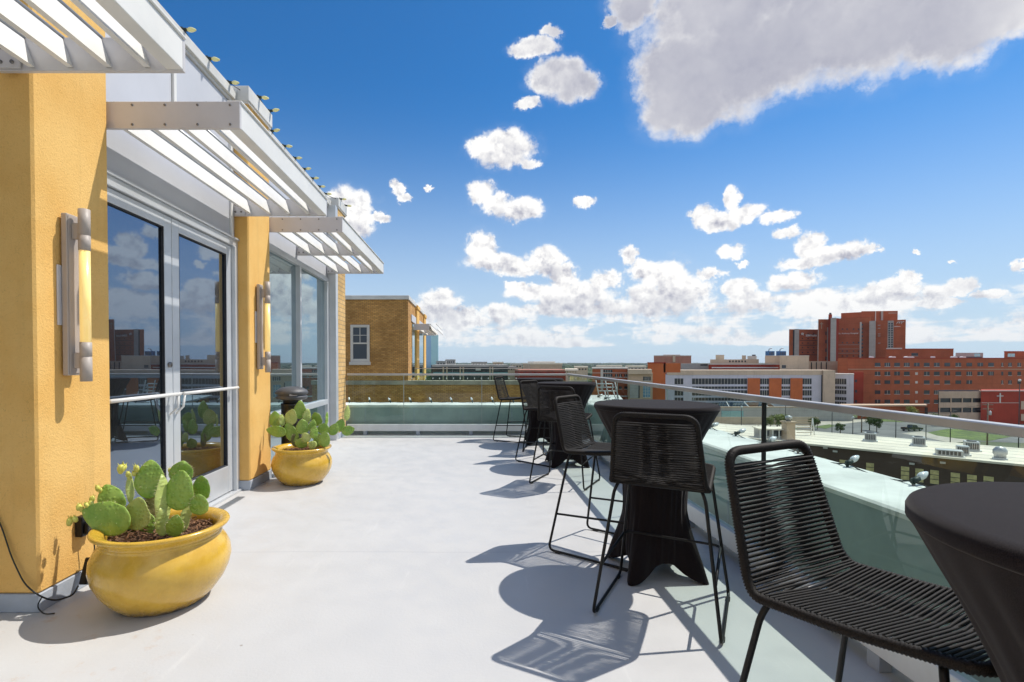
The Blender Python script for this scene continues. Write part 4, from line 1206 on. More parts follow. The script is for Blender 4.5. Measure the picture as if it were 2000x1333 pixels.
# the taller block standing on it
XB = wx(797.5, 25.1); HB = at(700, 586, 25.1).z - GR; HC = at(700, 578, 25.1).z - GR; H0 = wg.top - GR
m = MB(); m.box(-2, XB, 0.02, 8.7, H0 - 1.2, HB); m.build('upper_wall', M['yb'], wg.t)
m = MB(); m.bevbox(-2.1, XB + 0.06, -0.05, 8.8, HB, HC, 0.01); m.build('roof_coping', M['coping'], wg.t)
a, c = wg.pix(685, 707); b_, e = wg.pix(722, 635)
zsc = 1.0
fr = MB(); y_ = -0.07
fr.bevbox(a, a + 0.13, y_, 0.03, c, e, 0.01); fr.bevbox(b_ - 0.13, b_, y_, 0.03, c, e, 0.01)
fr.bevbox(a + 0.13, b_ - 0.13, y_, 0.03, e - 0.13, e, 0.01); fr.bevbox(a + 0.13, b_ - 0.13, y_, 0.03, c, c + 0.14, 0.01)
zm = c + (e - c)*0.50
fr.bevbox(a + 0.13, b_ - 0.13, y_ + 0.015, 0.03, zm - 0.035, zm + 0.035, 0.005)
fr.box((a+b_)/2 - 0.014, (a+b_)/2 + 0.014, y_ + 0.02, 0.03, zm, e - 0.13); fr.box(a + 0.13, b_ - 0.13, y_ + 0.025, 0.03, (zm+e)/2 - 0.07, (zm+e)/2 - 0.045)
fr.bevbox(a - 0.05, b_ + 0.05, -0.14, 0.03, c - 0.16, c - 0.002, 0.01)
m = MB(); m.box(0.0, wg.L, 0.45, 24, 0, wg.top - GR - 1.15); m.build('terrace', M['roofg'], wg.t)
wo_ = fr.build('window', M['trim'], wg.t); wo_['label'] = 'white sash window in the tan brick block'
m = MB(); m.box(a + 0.1, b_ - 0.1, -0.02, -0.01, c + 0.1, e - 0.1); m.build('pane', M['gl_far'], wo_)
# its terrace front: piers, panels, sunshade
for (xa, xb, Ya) in ((806, 815, 28.3), (816.5, 823, 32.0), (825, 829, 33.0)):
    x0_, x1_ = wx(xa, Ya), wx(xb, Ya)
    m = MB(); zt = at(xb, 604 if xa == 806 else (613 if xa < 820 else 620), Ya).z - GR
    m.bevbox(x0_ - 0.4, x1_, Ya - 25, Ya - 25 + 1.2, H0 - 1.15, zt, 0.01); m.bevbox(x0_ - 0.42, x1_ + 0.05, Ya - 25.05, Ya - 25 + 1.25, zt, zt + 0.2, 0.01)
    m.build('pier', M['stucco'], wg.t)
m = MB(); m.box(XB, XB + 0.05, 1.2, 8.6, H0 + 3.0, HB - 0.6); m.build('wall_panel', M['panel'], wg.t)
m = MB(); m.box(XB, XB + 0.03, 1.6, 8.5, H0 + 0.1, H0 + 2.9); m.build('window', M['win2'], wg.t)
sunshade(27.0, 32.5, [(27.0, 27.03), (30.0, 30.03), (32.47, 32.5)], 'distant louvred sunshade over the terrace of the tan brick wing', xo=at(838, 700, 27).x, xi=wg.p0.x + XB + 0.05, z0=at(838, 645, 27).z, z1=at(838, 633, 27).z, s=1.6)
light_string('string of tiny bulbs along the stone coping of the tan brick wing', [(x, 25.1, wg.top + 0.03) for x in [-2.9 + 0.34*k*1.0 for k in range(16)]], (0, 0, 1), 'w', 0.01, 1.1, 1)
# blue roof structure with white pipes
t = thing('roof_tank', 'blue rooftop unit with curved white pipes on top of the tan brick block', 'rooftop unit', (at(696, 575, 31).x, 31, HC + GR))
M['bluep'] = mat('blue_paint', (0.03, 0.14, 0.33), 0.5, 0, 0.1, 2)
m = MB(); m.bevbox(-0.42, 0.38, -0.5, 0.6, 0.0, 0.50, 0.03); m.build('body', M['bluep'], t)
m = MB(); m.prism([(0.45, -0.3, 0.0), (0.72, -0.3, 0.42), (0.74, -0.3, 0.0)], (0, 0.5, 0)); m.build('fin', M['bluep'], t)
for s_ in (-1, 1):
    m = MB(); m.tube([(s_*0.55 + 0.30*math.cos(a_), -0.6, 0.30*math.sin(a_)) for a_ in [PI*k/12 for k in range(13)]], 0.05, 8); m.build('pipe', M['white'], t)
# thin mast with guys on the coping
railing('far glass railing of the terrace on the tan brick wing', (XB + wg.p0.x + 0.1, 27.0, -0.10), (2.5, 27.0, -0.10), [2.0, 4.0], [])

# ---- very dark glazed low block, columns and flat roof, beyond the wing terrace
g = Bl('glazed_pavilion', 'dark glazed low block with pale columns and a flat roof beyond the wing terrace', 842, 992, 714, 118, depth=16, wall='gl_far')
g.rect('roof_slab', 844, 994, 713, 717, 'roofg', 0.6, 16.0)
for px in (866, 873, 899, 905, 957, 962): g.rect('column', px - 1.4, px + 1.4, 717.2, 748, 'tan', 0.45)
g.rect('spandrel', 846, 992, 728, 731, 'gl_teal', 0.30)
g.rect('sign_disc', 929, 939, 719, 724, 'trim', 0.4)
# ---- glass tower
g = Bl('glass_tower', 'tall blue and teal glass tower standing far beyond the brick wing', 826, 842, 652, 900, depth=20, wall='gl_blue')
g.rect('corner_bay', 842, 855.5, 655, 713, 'gl_teal', 0.0, 14.0)

# ---- distant low roofs
def simple(name, label, x0, x1, yt, Y, wall, dep=10, roof='roofw', wins=0, group='distant low buildings'):
    b_ = Bl(name, label, x0, x1, yt, Y, depth=dep, wall=wall, group=group)
    b_.coping(0.4 + Y/600, roof, 0.3)
    if wins:
        w = (x1 - x0)/(wins*1.8 + 0.8)
        for k in range(wins):
            xa = x0 + w*0.8 + k*w*1.8; hh = min(3.0, (724 - yt)*0.3 + 1.2)
            b_.window(xa, xa + w, yt + 1.6, yt + 1.6 + hh, sill=False)
    return b_
simple('arena', 'wide brick hall with a bright white curved roof near the horizon', 1036, 1098, 712, 420, 'tan', 60, 'roofw', 0)
g = Bl('arena_roof_hall', 'low hall with a bright white roof in front of the dark far woods', 1041, 1084, 706.5, 430, depth=40, wall='trim', group='distant low buildings')
simple('warehouse', 'long red roofed warehouse beyond the farthest stool', 1016, 1112, 726, 250, 'red2', 30, 'pink', 8)
simple('office_block', 'flat pale office roof above the dark glazed block', 921, 951, 709.5, 500, 'trim', 20, 'roofg', 5)
simple('office_block', 'small tan roofed office right of the pale office roof', 964, 983, 709.5, 480, 'tan', 20, 'roofw', 3)
simple('apartment_block', 'grey brown apartment block with a stepped roof near the glass tower', 870, 889, 704.5, 800, 'strip', 20, 'roofg', 4)
simple('apartment_block', 'low grey apartment roof beside the stepped block on the horizon', 852, 871, 707.5, 780, 'strip', 20, 'roofg', 3)
simple('shop_row', 'row of pale shops with white roofs behind the trees', 1105, 1128, 725, 210, 'beige', 20, 'roofw', 4)
simple('shop_row', 'tan shop row right of the farthest stool', 985, 1008, 719, 300, 'tan', 20, 'roofg', 4)
simple('storage_hall', 'long white storage hall under the dark band of far woods', 1165, 1215, 716.5, 520, 'trim', 25, 'roofw', 6)
simple('storage_hall', 'narrow pale hall left of the white storage hall', 1122, 1148, 718.5, 430, 'beige', 25, 'roofw', 4)
simple('storage_hall', 'small pale flat hall right of the white storage hall', 1222, 1262, 717.5, 480, 'strip', 25, 'roofw', 5)
simple('church_hall', 'pale hall on the skyline far left of the arena', 1000, 1020, 713, 620, 'beige', 25, 'trim', 3)

# ---- brick building with dark bays
g = Bl('brick_office', 'red brick office with tall dark window bays and a white base line', 1157, 1226.5, 721, 142, depth=10, wall='red'); g.coping(0.4)
g.rect('stone_pier', 1173, 1178, 722, 762, 'trim', 0.10)
g.window(1178.5, 1196, 722.5, 727.8, mull=3); g.window(1178.5, 1196, 730.5, 736.5, mull=3)
for x_ in (1201, 1209, 1219.5): g.window(x_, x_ + 5.5, 731, 736.5, mull=1); g.window(x_, x_ + 5.5, 755, 760)
g.rect('floor_band', 1157, 1226, 728.4, 729.3, 'trim', 0.12); g.rect('floor_band', 1157, 1226, 737.3, 738, 'trim', 0.12)
g.rect('base_line', 1190, 1228, 773, 775.5, 'white', 0.25); g.rect('corner_trim', 1225.5, 1227.5, 720, 775, 'trim', 0.25)
g = Bl('tan_office', 'tan office wall with ribbed panels and a projecting flat roof beside the red brick office', 1227.5, 1275, 729, 138, depth=8, wall='tan')
g.rect('roof_fascia', 1226.5, 1273, 722, 731, 'beige', 0.9, 8.4)
g.rect('recess', 1247, 1249.5, 748, 778, 'gl_far', 0.05); g.rect('ribbed_panel', 1230, 1247, 745, 778, 'strip', 0.15)
g.window(1256, 1270, 752, 776, 'gl_blue', 2, 3); g.window(1256, 1271, 736, 744, mull=3)
g = Bl('orange_tower', 'orange brick stair block beside the white clinic', 1265, 1300, 710, 150, depth=7, wall='orange'); g.coping(0.3, 'red2')
g.rect('side_wing', 1296, 1329, 710, 728, 'orange', 0.0, 6.0)
g = Bl('rose_block', 'rose brick block with two stacked tiers behind the orange stair block', 1277, 1350, 696, 320, depth=14, wall='pink'); g.coping(0.5)
g.rect('upper_tier', 1296, 1329, 693.2, 696, 'pink', -2.0, 10.0); g.rect('corner_fin', 1314, 1319, 694, 708, 'beige', 0.8)

# ---- white clinic with window strips
g = Bl('white_clinic', 'long pale grey clinic with ribbon windows, orange brick panels and a beige end pier', 1297, 1606, 732.5, 195, depth=12, wall='greyw')
g.rect('roof_band', 1303, 1606, 723.5, 732.5, 'beige', 0.25, 14.2)
g.rect('end_pier', 1606, 1629, 723.5, 806, 'beige', 1.2, 14.0); g.rect('end_pier_slot', 1604, 1606.5, 733, 790, 'gl_far', 0.08)
rows = ((739.6, 751), (755.2, 760), (762.6, 773), (777, 783), (787, 797))
for (y0, y1) in rows:
    g.window(1317.5, 1334.5, y0, y1, mull=2, sill=False)
    g.window(1351.5, 1459, y0, y1, mull=16, sill=False)
for (a, b_) in ((1460, 1484), (1502, 1526), (1543.5, 1567)): g.rect('brick_panel', a, b_, 739, 783, 'orange', 0.35)
for (a, b_) in ((1484.5, 1501.5), (1526.5, 1543), (1567.5, 1585)):
    for (y0, y1) in rows[:4]: g.window(a, b_, y0, y1, mull=3, sill=False)
# glass canopy in front
t = thing('glass_canopy', 'sloping blue glass canopy with white struts at the foot of the white clinic', 'canopy', at(1404, 800, 184))
o0 = at(1404, 800, 184); A = at(1404, 785, 192) - o0; B_ = at(1500, 785, 192) - o0; C_ = at(1518, 799, 184) - o0; D_ = at(1404, 799, 184) - o0
m = MB(); m.add([A, B_, C_, D_], [(0, 1, 2, 3)]); m.build('glass_roof', M['gl_blue'], t)
m = MB()
for f in (0.15, 0.5, 0.85): m.tube([A.lerp(B_, f) + Vector((0,0,.15)), D_.lerp(C_, f + .04) + Vector((0,0,.15))], 0.16, 6)
m.tube([D_, C_], 0.3, 6); m.tube([A, B_], 0.2, 6); m.build('strut', M['white'], t)
m = MB(); m.box(D_.x, C_.x - 3, 2, 4, GR - o0.z, D_.z - 0.3); m.build('glass_wall', M['gl_teal'], t)
# right curved extension
g = Bl('clinic_extension', 'pale rounded clinic extension with dark ribbon windows between the beige pier and the red hospital', 1629.5, 1668, 731.5, 198, 193, depth=8, wall='greyw')
for (y0, y1) in ((740, 751), (755, 760), (762.5, 770), (776, 782), (785, 790)): g.window(1630.5, 1653, y0, y1, mull=4, sill=False)
g.coping(0.3)

# ---- roofs behind the clinic
g = Bl('red_roof_block', 'dark red low block showing above the clinic roof', 1384, 1524, 712.5, 224, depth=8, wall='red2'); g.coping(0.3, 'trim')
g.rect('white_roof_edge', 1390, 1520, 717.5, 719.5, 'white', 0.5)
g = Bl('beige_block', 'beige block with small dark windows and a taller box above the clinic roof', 1387, 1460, 702.5, 235, depth=8, wall='beige')
g.rect('stair_box', 1398, 1414.5, 693.5, 702.5, 'beige', -1.0, 6.0)
for k in range(6): g.window(1424 + k*6, 1427 + k*6, 704.5, 708, sill=False)
g = Bl('grey_block', 'pale grey block between the rose block and the beige block', 1330, 1386, 710.5, 240, depth=8, wall='strip'); g.rect('louvre', 1368, 1382, 712, 714.5, 'gl_far', 0.1)
g = Bl('beige_gable_block', 'beige block with humped roof parts left of the cooling towers', 1446, 1482, 702, 245, depth=7, wall='beige')
g.rect('roof_hump', 1449, 1457, 694.5, 702, 'beige', -1, 4.0); g.rect('roof_hump', 1460, 1478, 695.5, 702, 'trim', -1, 4.0); g.rect('roof_cap', 1469, 1476, 693, 695.5, 'unitd', -1, 3.0)
g = Bl('plant_block', 'beige plant block carrying two cooling towers', 1494, 1538, 695, 230, depth=7, wall='tan')
for (a, b_, w_) in ((1496.5, 1511, 'left of the pair'), (1517.5, 1533.5, 'right of the pair, nearer the hospital')):
    p = at((a+b_)/2, 694.8, 232); hw = (b_-a)/2*0.232*0.78
    t = thing('cooling_tower', 'blue rooftop cooling tower with a bent vent pipe, ' + w_, 'cooling tower', p, 0, 'cooling towers above the clinic')
    m = MB(); m.bevbox(-hw, hw, -1.4, 1.4, 0.0, 2.0, 0.05); 
    for k in range(4): m.box(-hw + 0.2 + k*hw*0.5, -hw + 0.2 + k*hw*0.5 + hw*0.3, -1.45, -1.401, 0.3, 1.5, 1)
    m.build('body', [M['bluep'], M['unitd']], t)
    m = MB(); m.tube([(-0.6, 0, 2.0), (-0.4, 0, 2.8), (0.5, 0, 3.3), (0.9, 0, 3.25)], 0.22, 8); m.build('vent_pipe', M['unit'], t)
g = Bl('beige_plant_room', 'large plain beige plant room in front of the hospital tower', 1523, 1580, 696, 214, depth=8, wall='beige'); g.window(1527, 1535, 713.5, 719.5); g.coping(0.25, 'trim')
g = Bl('tan_link', 'tan link wall with dark slots right of the beige plant room', 1580, 1636, 706, 222, depth=6, wall='tan')
for x_ in (1585, 1594.5, 1604, 1614): g.rect('slot', x_ - 1, x_ + 1, 708, 722, 'gl_far', 0.08)

# ---- hospital tower
tw = Bl('hospital_tower', 'tall red brick hospital tower with grey strips, a cross and white lettering', 1636, 1700, 622.5, 282, 276, depth=14, wall='red')
def hb(x0, x1, yt, Ya, Yb, dep, mt, name='wing'):
    p0, p1 = at(x0, 708, Ya), at(x1, 708, Yb); d_, n_, L = frame_of(p0, p1); ang_ = math.atan2(d_.y, d_.x)
    top = at(x0, yt, Ya).z
    r_ = Vector((p0.x, p0.y, 0)).normalized(); kk = r_.dot(d_)/r_.dot(n_)
    m = MB(); m.prism([(0, 0, 0), (L, 0, 0), (L + kk*dep, dep, 0), (kk*dep, dep, 0)], (0, 0, top - GR))
    o = m.build(name, M[mt], tw.t)
    M_inv = (Matrix.Translation(tw.t.location) @ Matrix.Rotation(tw.t.rotation_euler.z, 4, 'Z')).inverted()
    W_ = Matrix.Translation((p0.x, p0.y, GR)) @ Matrix.Rotation(ang_, 4, 'Z')
    o.matrix_local = M_inv @ W_
    q = Bl.__new__(Bl); q.p0, q.p1, q.d, q.n, q.L, q.top, q.zb, q.t, q.depth = Vector((p0.x, p0.y, 0)), p1, d_, n_, L, top, GR, o, dep; q.k = kk
    return q
lw = hb(1540.5, 1598, 643.5, 282, 284, 10, 'red'); lw.rect('grey_strip', 1551.5, 1560.5, 643, 706, 'strip', 0.35); lw.rect('glazed_slot', 1548.5, 1551.5, 645, 706, 'gl_far', 0.1)
for (yy) in (654, 665, 674.5, 683.5, 693): lw.rect('window_row', 1562, 1596, yy, yy + 0.9, 'gl_far', 0.06)
for yy in (650, 659.5, 668.5, 677.5, 687): 
    for k in range(3): lw.rect('window', 1566 + k*11, 1568.5 + k*11, yy + 1, yy + 3, 'gl_far', 0.06)
ct = hb(1598, 1617, 624, 275, 275, 12, 'red'); ct.rect('edge_trim', 1597.2, 1598.4, 624, 722, 'trim', 0.15); ct.rect('edge_trim', 1615, 1617, 640, 722, 'strip', 0.15)
ct.rect('cross', 1604, 1605.2, 629.5, 642.5, 'tan', 0.3); ct.rect('cross_arm', 1601.5, 1607.7, 632.3, 633.6, 'tan', 0.34)
for yy in (648, 664, 681, 697): ct.rect('window', 1612, 1614.5, yy, yy + 7, 'gl_far', 0.06)
st_ = hb(1617, 1624, 614.5, 272, 272, 12, 'red2'); st_.rect('stack', 1619.5, 1624, 611, 614.5, 'unitd', -1, 3)
gs = hb(1621.5, 1632.5, 621.5, 270, 268, 8, 'strip')
sm_ = hb(1632.5, 1637, 622, 276, 276, 8, 'red2')
for yy in (642, 651.5, 668.5, 685, 694.5):
    for xx in (1634.5, 1644, 1653, 1665.5, 1675.5):
        if yy == 651.5 and xx > 1640: continue
        tw.rect('window', xx, xx + 3.0, yy, yy + 2.6, 'gl_far', 0.06)
for yy in (673.5, 681.5, 690): tw.rect('floor_line', 1636, 1677, yy, yy + 0.7, 'strip', 0.10)
tw.rect('white_fin', 1679, 1682.5, 629.5, 701, 'trim', 0.6)
for k in range(9): tw.rect('window', 1682.8, 1685.6, 633 + k*7.4, 636.6 + k*7.4, 'gl_far', 0.08)
ls = hb(1697, 1709.5, 627.5, 272, 270, 8, 'strip')
rt = hb(1709.5, 1768, 627, 274, 266, 12, 'red'); rt.coping(0.3, 'red2') if False else None
rt.rect('window_bay', 1733.5, 1745, 627, 681, 'strip', 0.25)
for k in range(11):
    for xx in (1735, 1740.3): rt.rect('pane', xx, xx + 3.6, 631 + k*4.5, 634.4 + k*4.5, 'gl_far', 0.32)
for yy in (635, 641, 652, 656, 670): rt.rect('window', 1714.5, 1719.5, yy, yy + 1.3, 'strip', 0.08)
rt.rect('ledge', 1731, 1762, 680, 682, 'trim', 0.5)
ub = hb(1641.5, 1681, 612, 288, 282, 10, 'red'); ub2 = hb(1681, 1752, 608.3, 282, 280, 10, 'red'); ub2.rect('fin', 1709, 1711, 608.5, 627, 'trim', 0.4); ub2.rect('fin', 1720.5, 1725, 608.5, 626, 'strip', 0.4); ub2.rect('roof_line', 1735, 1752, 611.5, 612.3, 'trim', 0.2)
t_lb = M['hosp_sign']
a, c = tw.pix(1637.5, 653.2); b_, e = tw.pix(1678.5, 649.5)
letters('St. Anthony Hospital', tw.t, a, -0.45, c, (b_-a)/9.0, t_lb)
a, c = lw.pix(1568, 657.5); b_, _ = lw.pix(1596, 657)
letters('SSMHealth', lw.t, a + 1.4, -0.4, c, (b_-a)/5.6, t_lb)
m = MB(); 
for k in range(3): m.tube([(a - 0.6 + 1.6*math.cos(t_)*0.5, -0.35, c + 0.9 + 0.5*k*0.8 - 0.4 + 0.5*math.sin(t_)) for t_ in [0.3 + 0.25*j for j in range(9)]], 0.14, 5)
m.build('sign_emblem', t_lb, lw.t)
a, c = rt.pix(1746, 639.2); b_, _ = rt.pix(1762, 639)
letters('SSMHealth', rt.t, a, -0.35, c, (b_-a)/5.4, t_lb)
a, c = rt.pix(1751, 633.5); m = MB()
for k in range(3): m.tube([(a + 0.9*k, -0.3, c), (a + 0.9*k + 0.5, -0.3, c + 1.0), (a + 0.9*k + 1.3, -0.3, c + 1.1)], 0.14, 5)
m.build('sign_emblem', t_lb, rt.t)
# block stepping down behind
g = Bl('hospital_rear_block', 'low red brick block stepping down from the hospital tower', 1730, 1862, 682.5, 235, depth=10, wall='red'); g.coping(0.3, 'red2'); g.window(1780, 1793, 690, 695.5); g.rect('ledge', 1731, 1762, 681, 682.3, 'trim', 0.4)

# ---- long red hospital building
hm = Bl('hospital_building', 'long red brick hospital building with five rows of windows and a pale string course', 1656, 2075, 701, 206, depth=14, wall='red'); hm.coping(0.35, 'red2')
hm.rect('string_course', 1656, 2075, 721, 722.2, 'tan', 0.15)
cols = [1708.5, 1727.5, 1746.5, 1765.5, 1785, 1804.5, 1824, 1844.5, 1866, 1887.5, 1909, 1930, 1955.5, 1969, 1987, 2010, 2030]
rnd = random.Random(4)
for ri, (y0, y1) in enumerate(((709, 716), (726.3, 733.8), (743.3, 750.3), (762.8, 770), (781, 788))):
    for ci, x0 in enumerate(cols):
        if ci == 4 and ri > 0: hm.rect('louvre', 1787.5, 1792.5, y0 + 1.5, y1 - 1, 'trim', 0.10); continue
        if ri == 2 and 10 <= ci <= 11: continue
        if ri >= 3 and ci > 6: continue
        w = 11 if ci < 12 else 7
        if ci == 12: w = 4
        hm.window(x0, x0 + w, y0, y1, mull=rnd.choice([0, 0, 1, 2]), sill=rnd.random() < .7)
lw2 = hb(1636, 1657, 700.5, 210, 206, 8, 'red')
for yy in (709, 726): 
    for xx in (1643, 1649, 1652.5): pass
g = Bl('hospital_entry_wing', 'short red brick wing between the pale clinic and the long hospital front', 1668, 1687, 727, 202, 200, depth=4, wall='red2')
for yy in (742, 762, 782): g.window(1669.5, 1674, yy, yy + 5, sill=False)
# things on its roof
g = Bl('roof_plant_box', 'pale grey louvred plant box on the roof of the long hospital building', 1866, 1920, 689.5, 214, depth=6, wall='strip', zb=hm.top); g.rect('dark_base', 1872, 1918, 697, 700, 'unitd', 0.1); g.window(1903, 1914, 691, 698, 'gl_teal', 1, 1, False)
g = Bl('roof_lift_house', 'small red brick lift house on the hospital roof at the edge of the view', 1961, 2010, 687.5, 214, depth=6, wall='red', zb=hm.top); g.window(1968, 1982, 691, 697, 'gl_teal', 1, 0); g.coping(0.25, 'red2')
for i, (x0, x1, lb) in enumerate(((1741, 1750, 'first'), (1770, 1786, 'second'), (1823, 1827, 'third'), (1862, 1870, 'fourth'), (1880, 1887, 'fifth'), (1702, 1707, 'sixth'))):
    p = at((x0+x1)/2, 700.8, 207.5); hw = (x1-x0)/2*0.203
    t = thing('roof_hood', ('long low white roof hood at the middle of the red hospital roof edge' if i == 1 else
        {0: 'white domed roof hood below the ledge of the tower', 2: 'tiny white roof hood alone in the middle of the hospital roof edge', 3: 'white roof hood just left of the grey plant box', 4: 'small white roof hood at the foot of the grey plant box', 5: 'small white roof hood at the foot of the pale tower strip'}[i]), 'roof vent', (p.x, p.y, hm.top + 0.35), 0, 'white hoods on the hospital roof edge')
    m = MB(); m.prism([(-hw, 0, 0), (hw, 0, 0), (hw, 0, 0.4), (hw*0.6, 0, 0.62), (-hw*0.6, 0, 0.62), (-hw, 0, 0.4)], (0, 1.4, 0)); m.build('hood', M['white'], t)
# low annexe in front
g = Bl('brick_annexe', 'low red brick annexe with a pale roof edge at the foot of the hospital', 1676, 1811, 794, 180, depth=5, wall='red'); g.rect('roof_edge', 1640, 1811, 791.5, 794, 'tan', 0.2, 5.1); g.rect('doorway', 1806, 1812, 796, 820, 'gl_far', 0.1)

# ---- parking garage and dark red stair block with cross
g = Bl('parking_garage', 'tan concrete parking garage with long open decks', 1833.5, 1917, 765, 166, depth=9, wall='gl_far')
for (y0, y1) in ((765, 778), (786.5, 796.5), (806, 822), (828, 836)): g.rect('deck_parapet', 1833.5, 1917, y0, y1, 'tan', 0.35, 9.2)
for x_ in (1834, 1856, 1878, 1897): g.rect('column', x_, x_ + 2.2, 778, 836, 'tan', 0.2)
for i, (x_, y_, cc) in enumerate(((1861, 786.3, (0.6, 0.6, 0.62)), (1883, 786.3, (0.05, 0.07, 0.15)), (1873, 806, (0.35, 0.30, 0.05)), (1889, 806, (0.5, 0.5, 0.5)), (1903, 786.3, (0.1, 0.1, 0.1)))):
    pass
g = Bl('garage_stair_block', 'dark red stair block with a pale cross beside the parking garage', 1917, 2040, 763.5, 165, depth=9, wall='red2')
g.rect('cross', 1952.2, 1954.8, 768, 787, 'trim', 0.25); g.rect('cross_arm', 1947, 1960, 773, 774.6, 'trim', 0.29)
g.rect('roof_edge', 1917, 2040, 763, 764.5, 'trim', 0.2); g.rect('deck_band', 1994, 2012, 784, 800, 'tan', 0.3); g.rect('deck_band', 1994, 2012, 809, 822, 'tan', 0.3); g.rect('wire_line', 1917, 1992, 786.8, 787.6, 'trim', 0.1)

# ---- retaining wall / low tan building behind the street
g = Bl('tan_boundary_wall', 'long low tan wall behind the street below the white clinic', 1398, 1668, 796.5, 174, depth=1.2, wall='strip', cat='wall'); g.coping(0.25, 'tan')
g.rect('glazed_front', 1409, 1452, 803, 815, 'gl_teal', 0.2); g.rect('pier', 1492, 1494, 799, 822, 'tan', 0.2)
g = Bl('front_fence_wall', 'lower beige garden wall in front of the long tan wall', 1390, 1600, 815, 164, depth=0.4, wall='beige', cat='wall'); 

# ---- street surfaces, each a sheet a little above the ground
def gp(px, py, h=0.0):
    """point on the street plane under a photo pixel"""
    r = at(px, py, 1.0) - Vector((0, 0, EYE)); k = (GR + h - EYE)/r.z
    return Vector((0, 0, EYE)) + r*k
def sheet(name, pts, h, mt, label):
    m = MB(); n_ = len(pts); v = [gp(x, y, h) for x, y in pts]
    m.add(v, [tuple(range(n_))[::-1]]); tag(m.build(name, M[mt]), label, kind='structure')
sheet('street', [(1380, 838), (1540, 842), (1650, 822), (1760, 817), (1900, 824), (2100, 834), (2100, 870), (1900, 862), (1700, 870), (1380, 868)], 0.03, 'asph', 'grey asphalt street')
sheet('pavement', [(1600, 822), (1660, 816), (1745, 817), (1700, 822), (1650, 828), (1585, 832)], 0.06, 'walk', 'pale pavement beside the street')
sheet('pavement', [(1760, 847), (1800, 843), (1860, 853), (1900, 862), (1860, 866), (1800, 853)], 0.06, 'walk', 'pale pavement corner')
sheet('lawn', [(1705, 820), (1745, 815), (1835, 817), (1810, 822), (1760, 825), (1712, 823)], 0.09, 'grass', 'bright lawn strip behind the street')
sheet('lawn', [(1812, 845), (1850, 838), (1940, 841), (1990, 850), (1930, 862), (1870, 857), (1830, 851)], 0.09, 'grass', 'lawn corner below the garage')
sheet('lawn', [(1590, 834), (1620, 829), (1632, 832), (1612, 838)], 0.09, 'grass', 'small lawn patch behind the low roof')
sheet('courtyard', [(1385, 812), (1600, 816), (1600, 836), (1385, 836)], 0.02, 'walk', 'pale courtyard in front of the clinic')

# ---- low brown building with the pale roof below the terrace
RZ = EYE - 8.0
def rp(px, py, z=RZ):
    r = at(px, py, 1.0) - Vector((0, 0, EYE)); k = (z - EYE)/r.z
    return Vector((0, 0, EYE)) + r*k
fa, fb_ = rp(1420, 853), rp(2000, 910)
dv, nv, LL = frame_of(fa, fb_)
fa2 = fa - dv*14; fa2.z = GR
LB = (fb_ - fa2).length + 40; LB = ((fb_.x-fa2.x)**2 + (fb_.y-fa2.y)**2)**.5 + 25
t = thing('low_building', 'long low brown brick building with a pale flat roof just below the terrace', 'building', fa2, math.atan2(dv.y, dv.x))
low = t; RH = RZ - GR; DW = 11.5
m = MB(); m.box(0, LB, 0, DW, 0, RH - 0.05); m.build('wall', M['brown'], t)
m = MB(); m.box(-0.2, LB + 0.2, -0.2, DW + 0.2, RH - 0.046, RH + 0.0); m.box(-0.2, LB, -0.2, 0.1, RH, RH + 0.12); m.build('roof', M['roofw'], t)
m = MB()
for k in range(5): m.box(0, LB, 2.1 + k*2.2, 2.14 + k*2.2, RH, RH + 0.012)
m.build('roof_seam', M['roofg'], t)
def loc(px, py, z=RZ):
    p = rp(px, py, z) - fa2; return p.dot(dv), p.dot(nv)
for (x0, x1, y0) in ((1692, 1707, 904), (1760, 1776, 911), (1788, 1804, 915), (1817, 1834, 918), (1857, 1875, 923), (1889, 1908, 927), (1921, 1941, 930), (1560, 1575, 890), (1600, 1614, 894), (1640, 1655, 898)):
    # project onto the wall plane y=0
    def onwall(px, py):
        r = at(px, py, 1.0) - Vector((0, 0, EYE)); q = Vector((fa2.x, fa2.y, 0)); k = (q.x*nv.x + q.y*nv.y)/(r.x*nv.x + r.y*nv.y)
        p = Vector((0, 0, EYE)) + r*k; return (p - fa2).dot(dv), p.z - GR
    a, e = onwall(x0, y0); b_, _ = onwall(x1, y0); c = e - 1.15
    m = MB(); m.box(a, b_, -0.05, 0.0, c, e); w_ = m.build('window', M['gl_amber'], t)
    m = MB()
    for k in range(1, 3): m.box(a, b_, -0.09, -0.051, c + (e-c)*k/3 - 0.02, c + (e-c)*k/3 + 0.02)
    m.box(a - 0.06, b_ + 0.06, -0.12, -0.0, c - 0.08, c - 0.003); m.build('window_frame', M['polem'], w_)
for px, py in ((1608, 874), (1627, 881), (1776, 905), (1836, 903)):
    a, e = onwall(px, py); m = MB(); m.box(a, a + 0.35, -0.12, 0, e - 0.1, e + 0.06); m.build('wall_light', M['trim'], t)
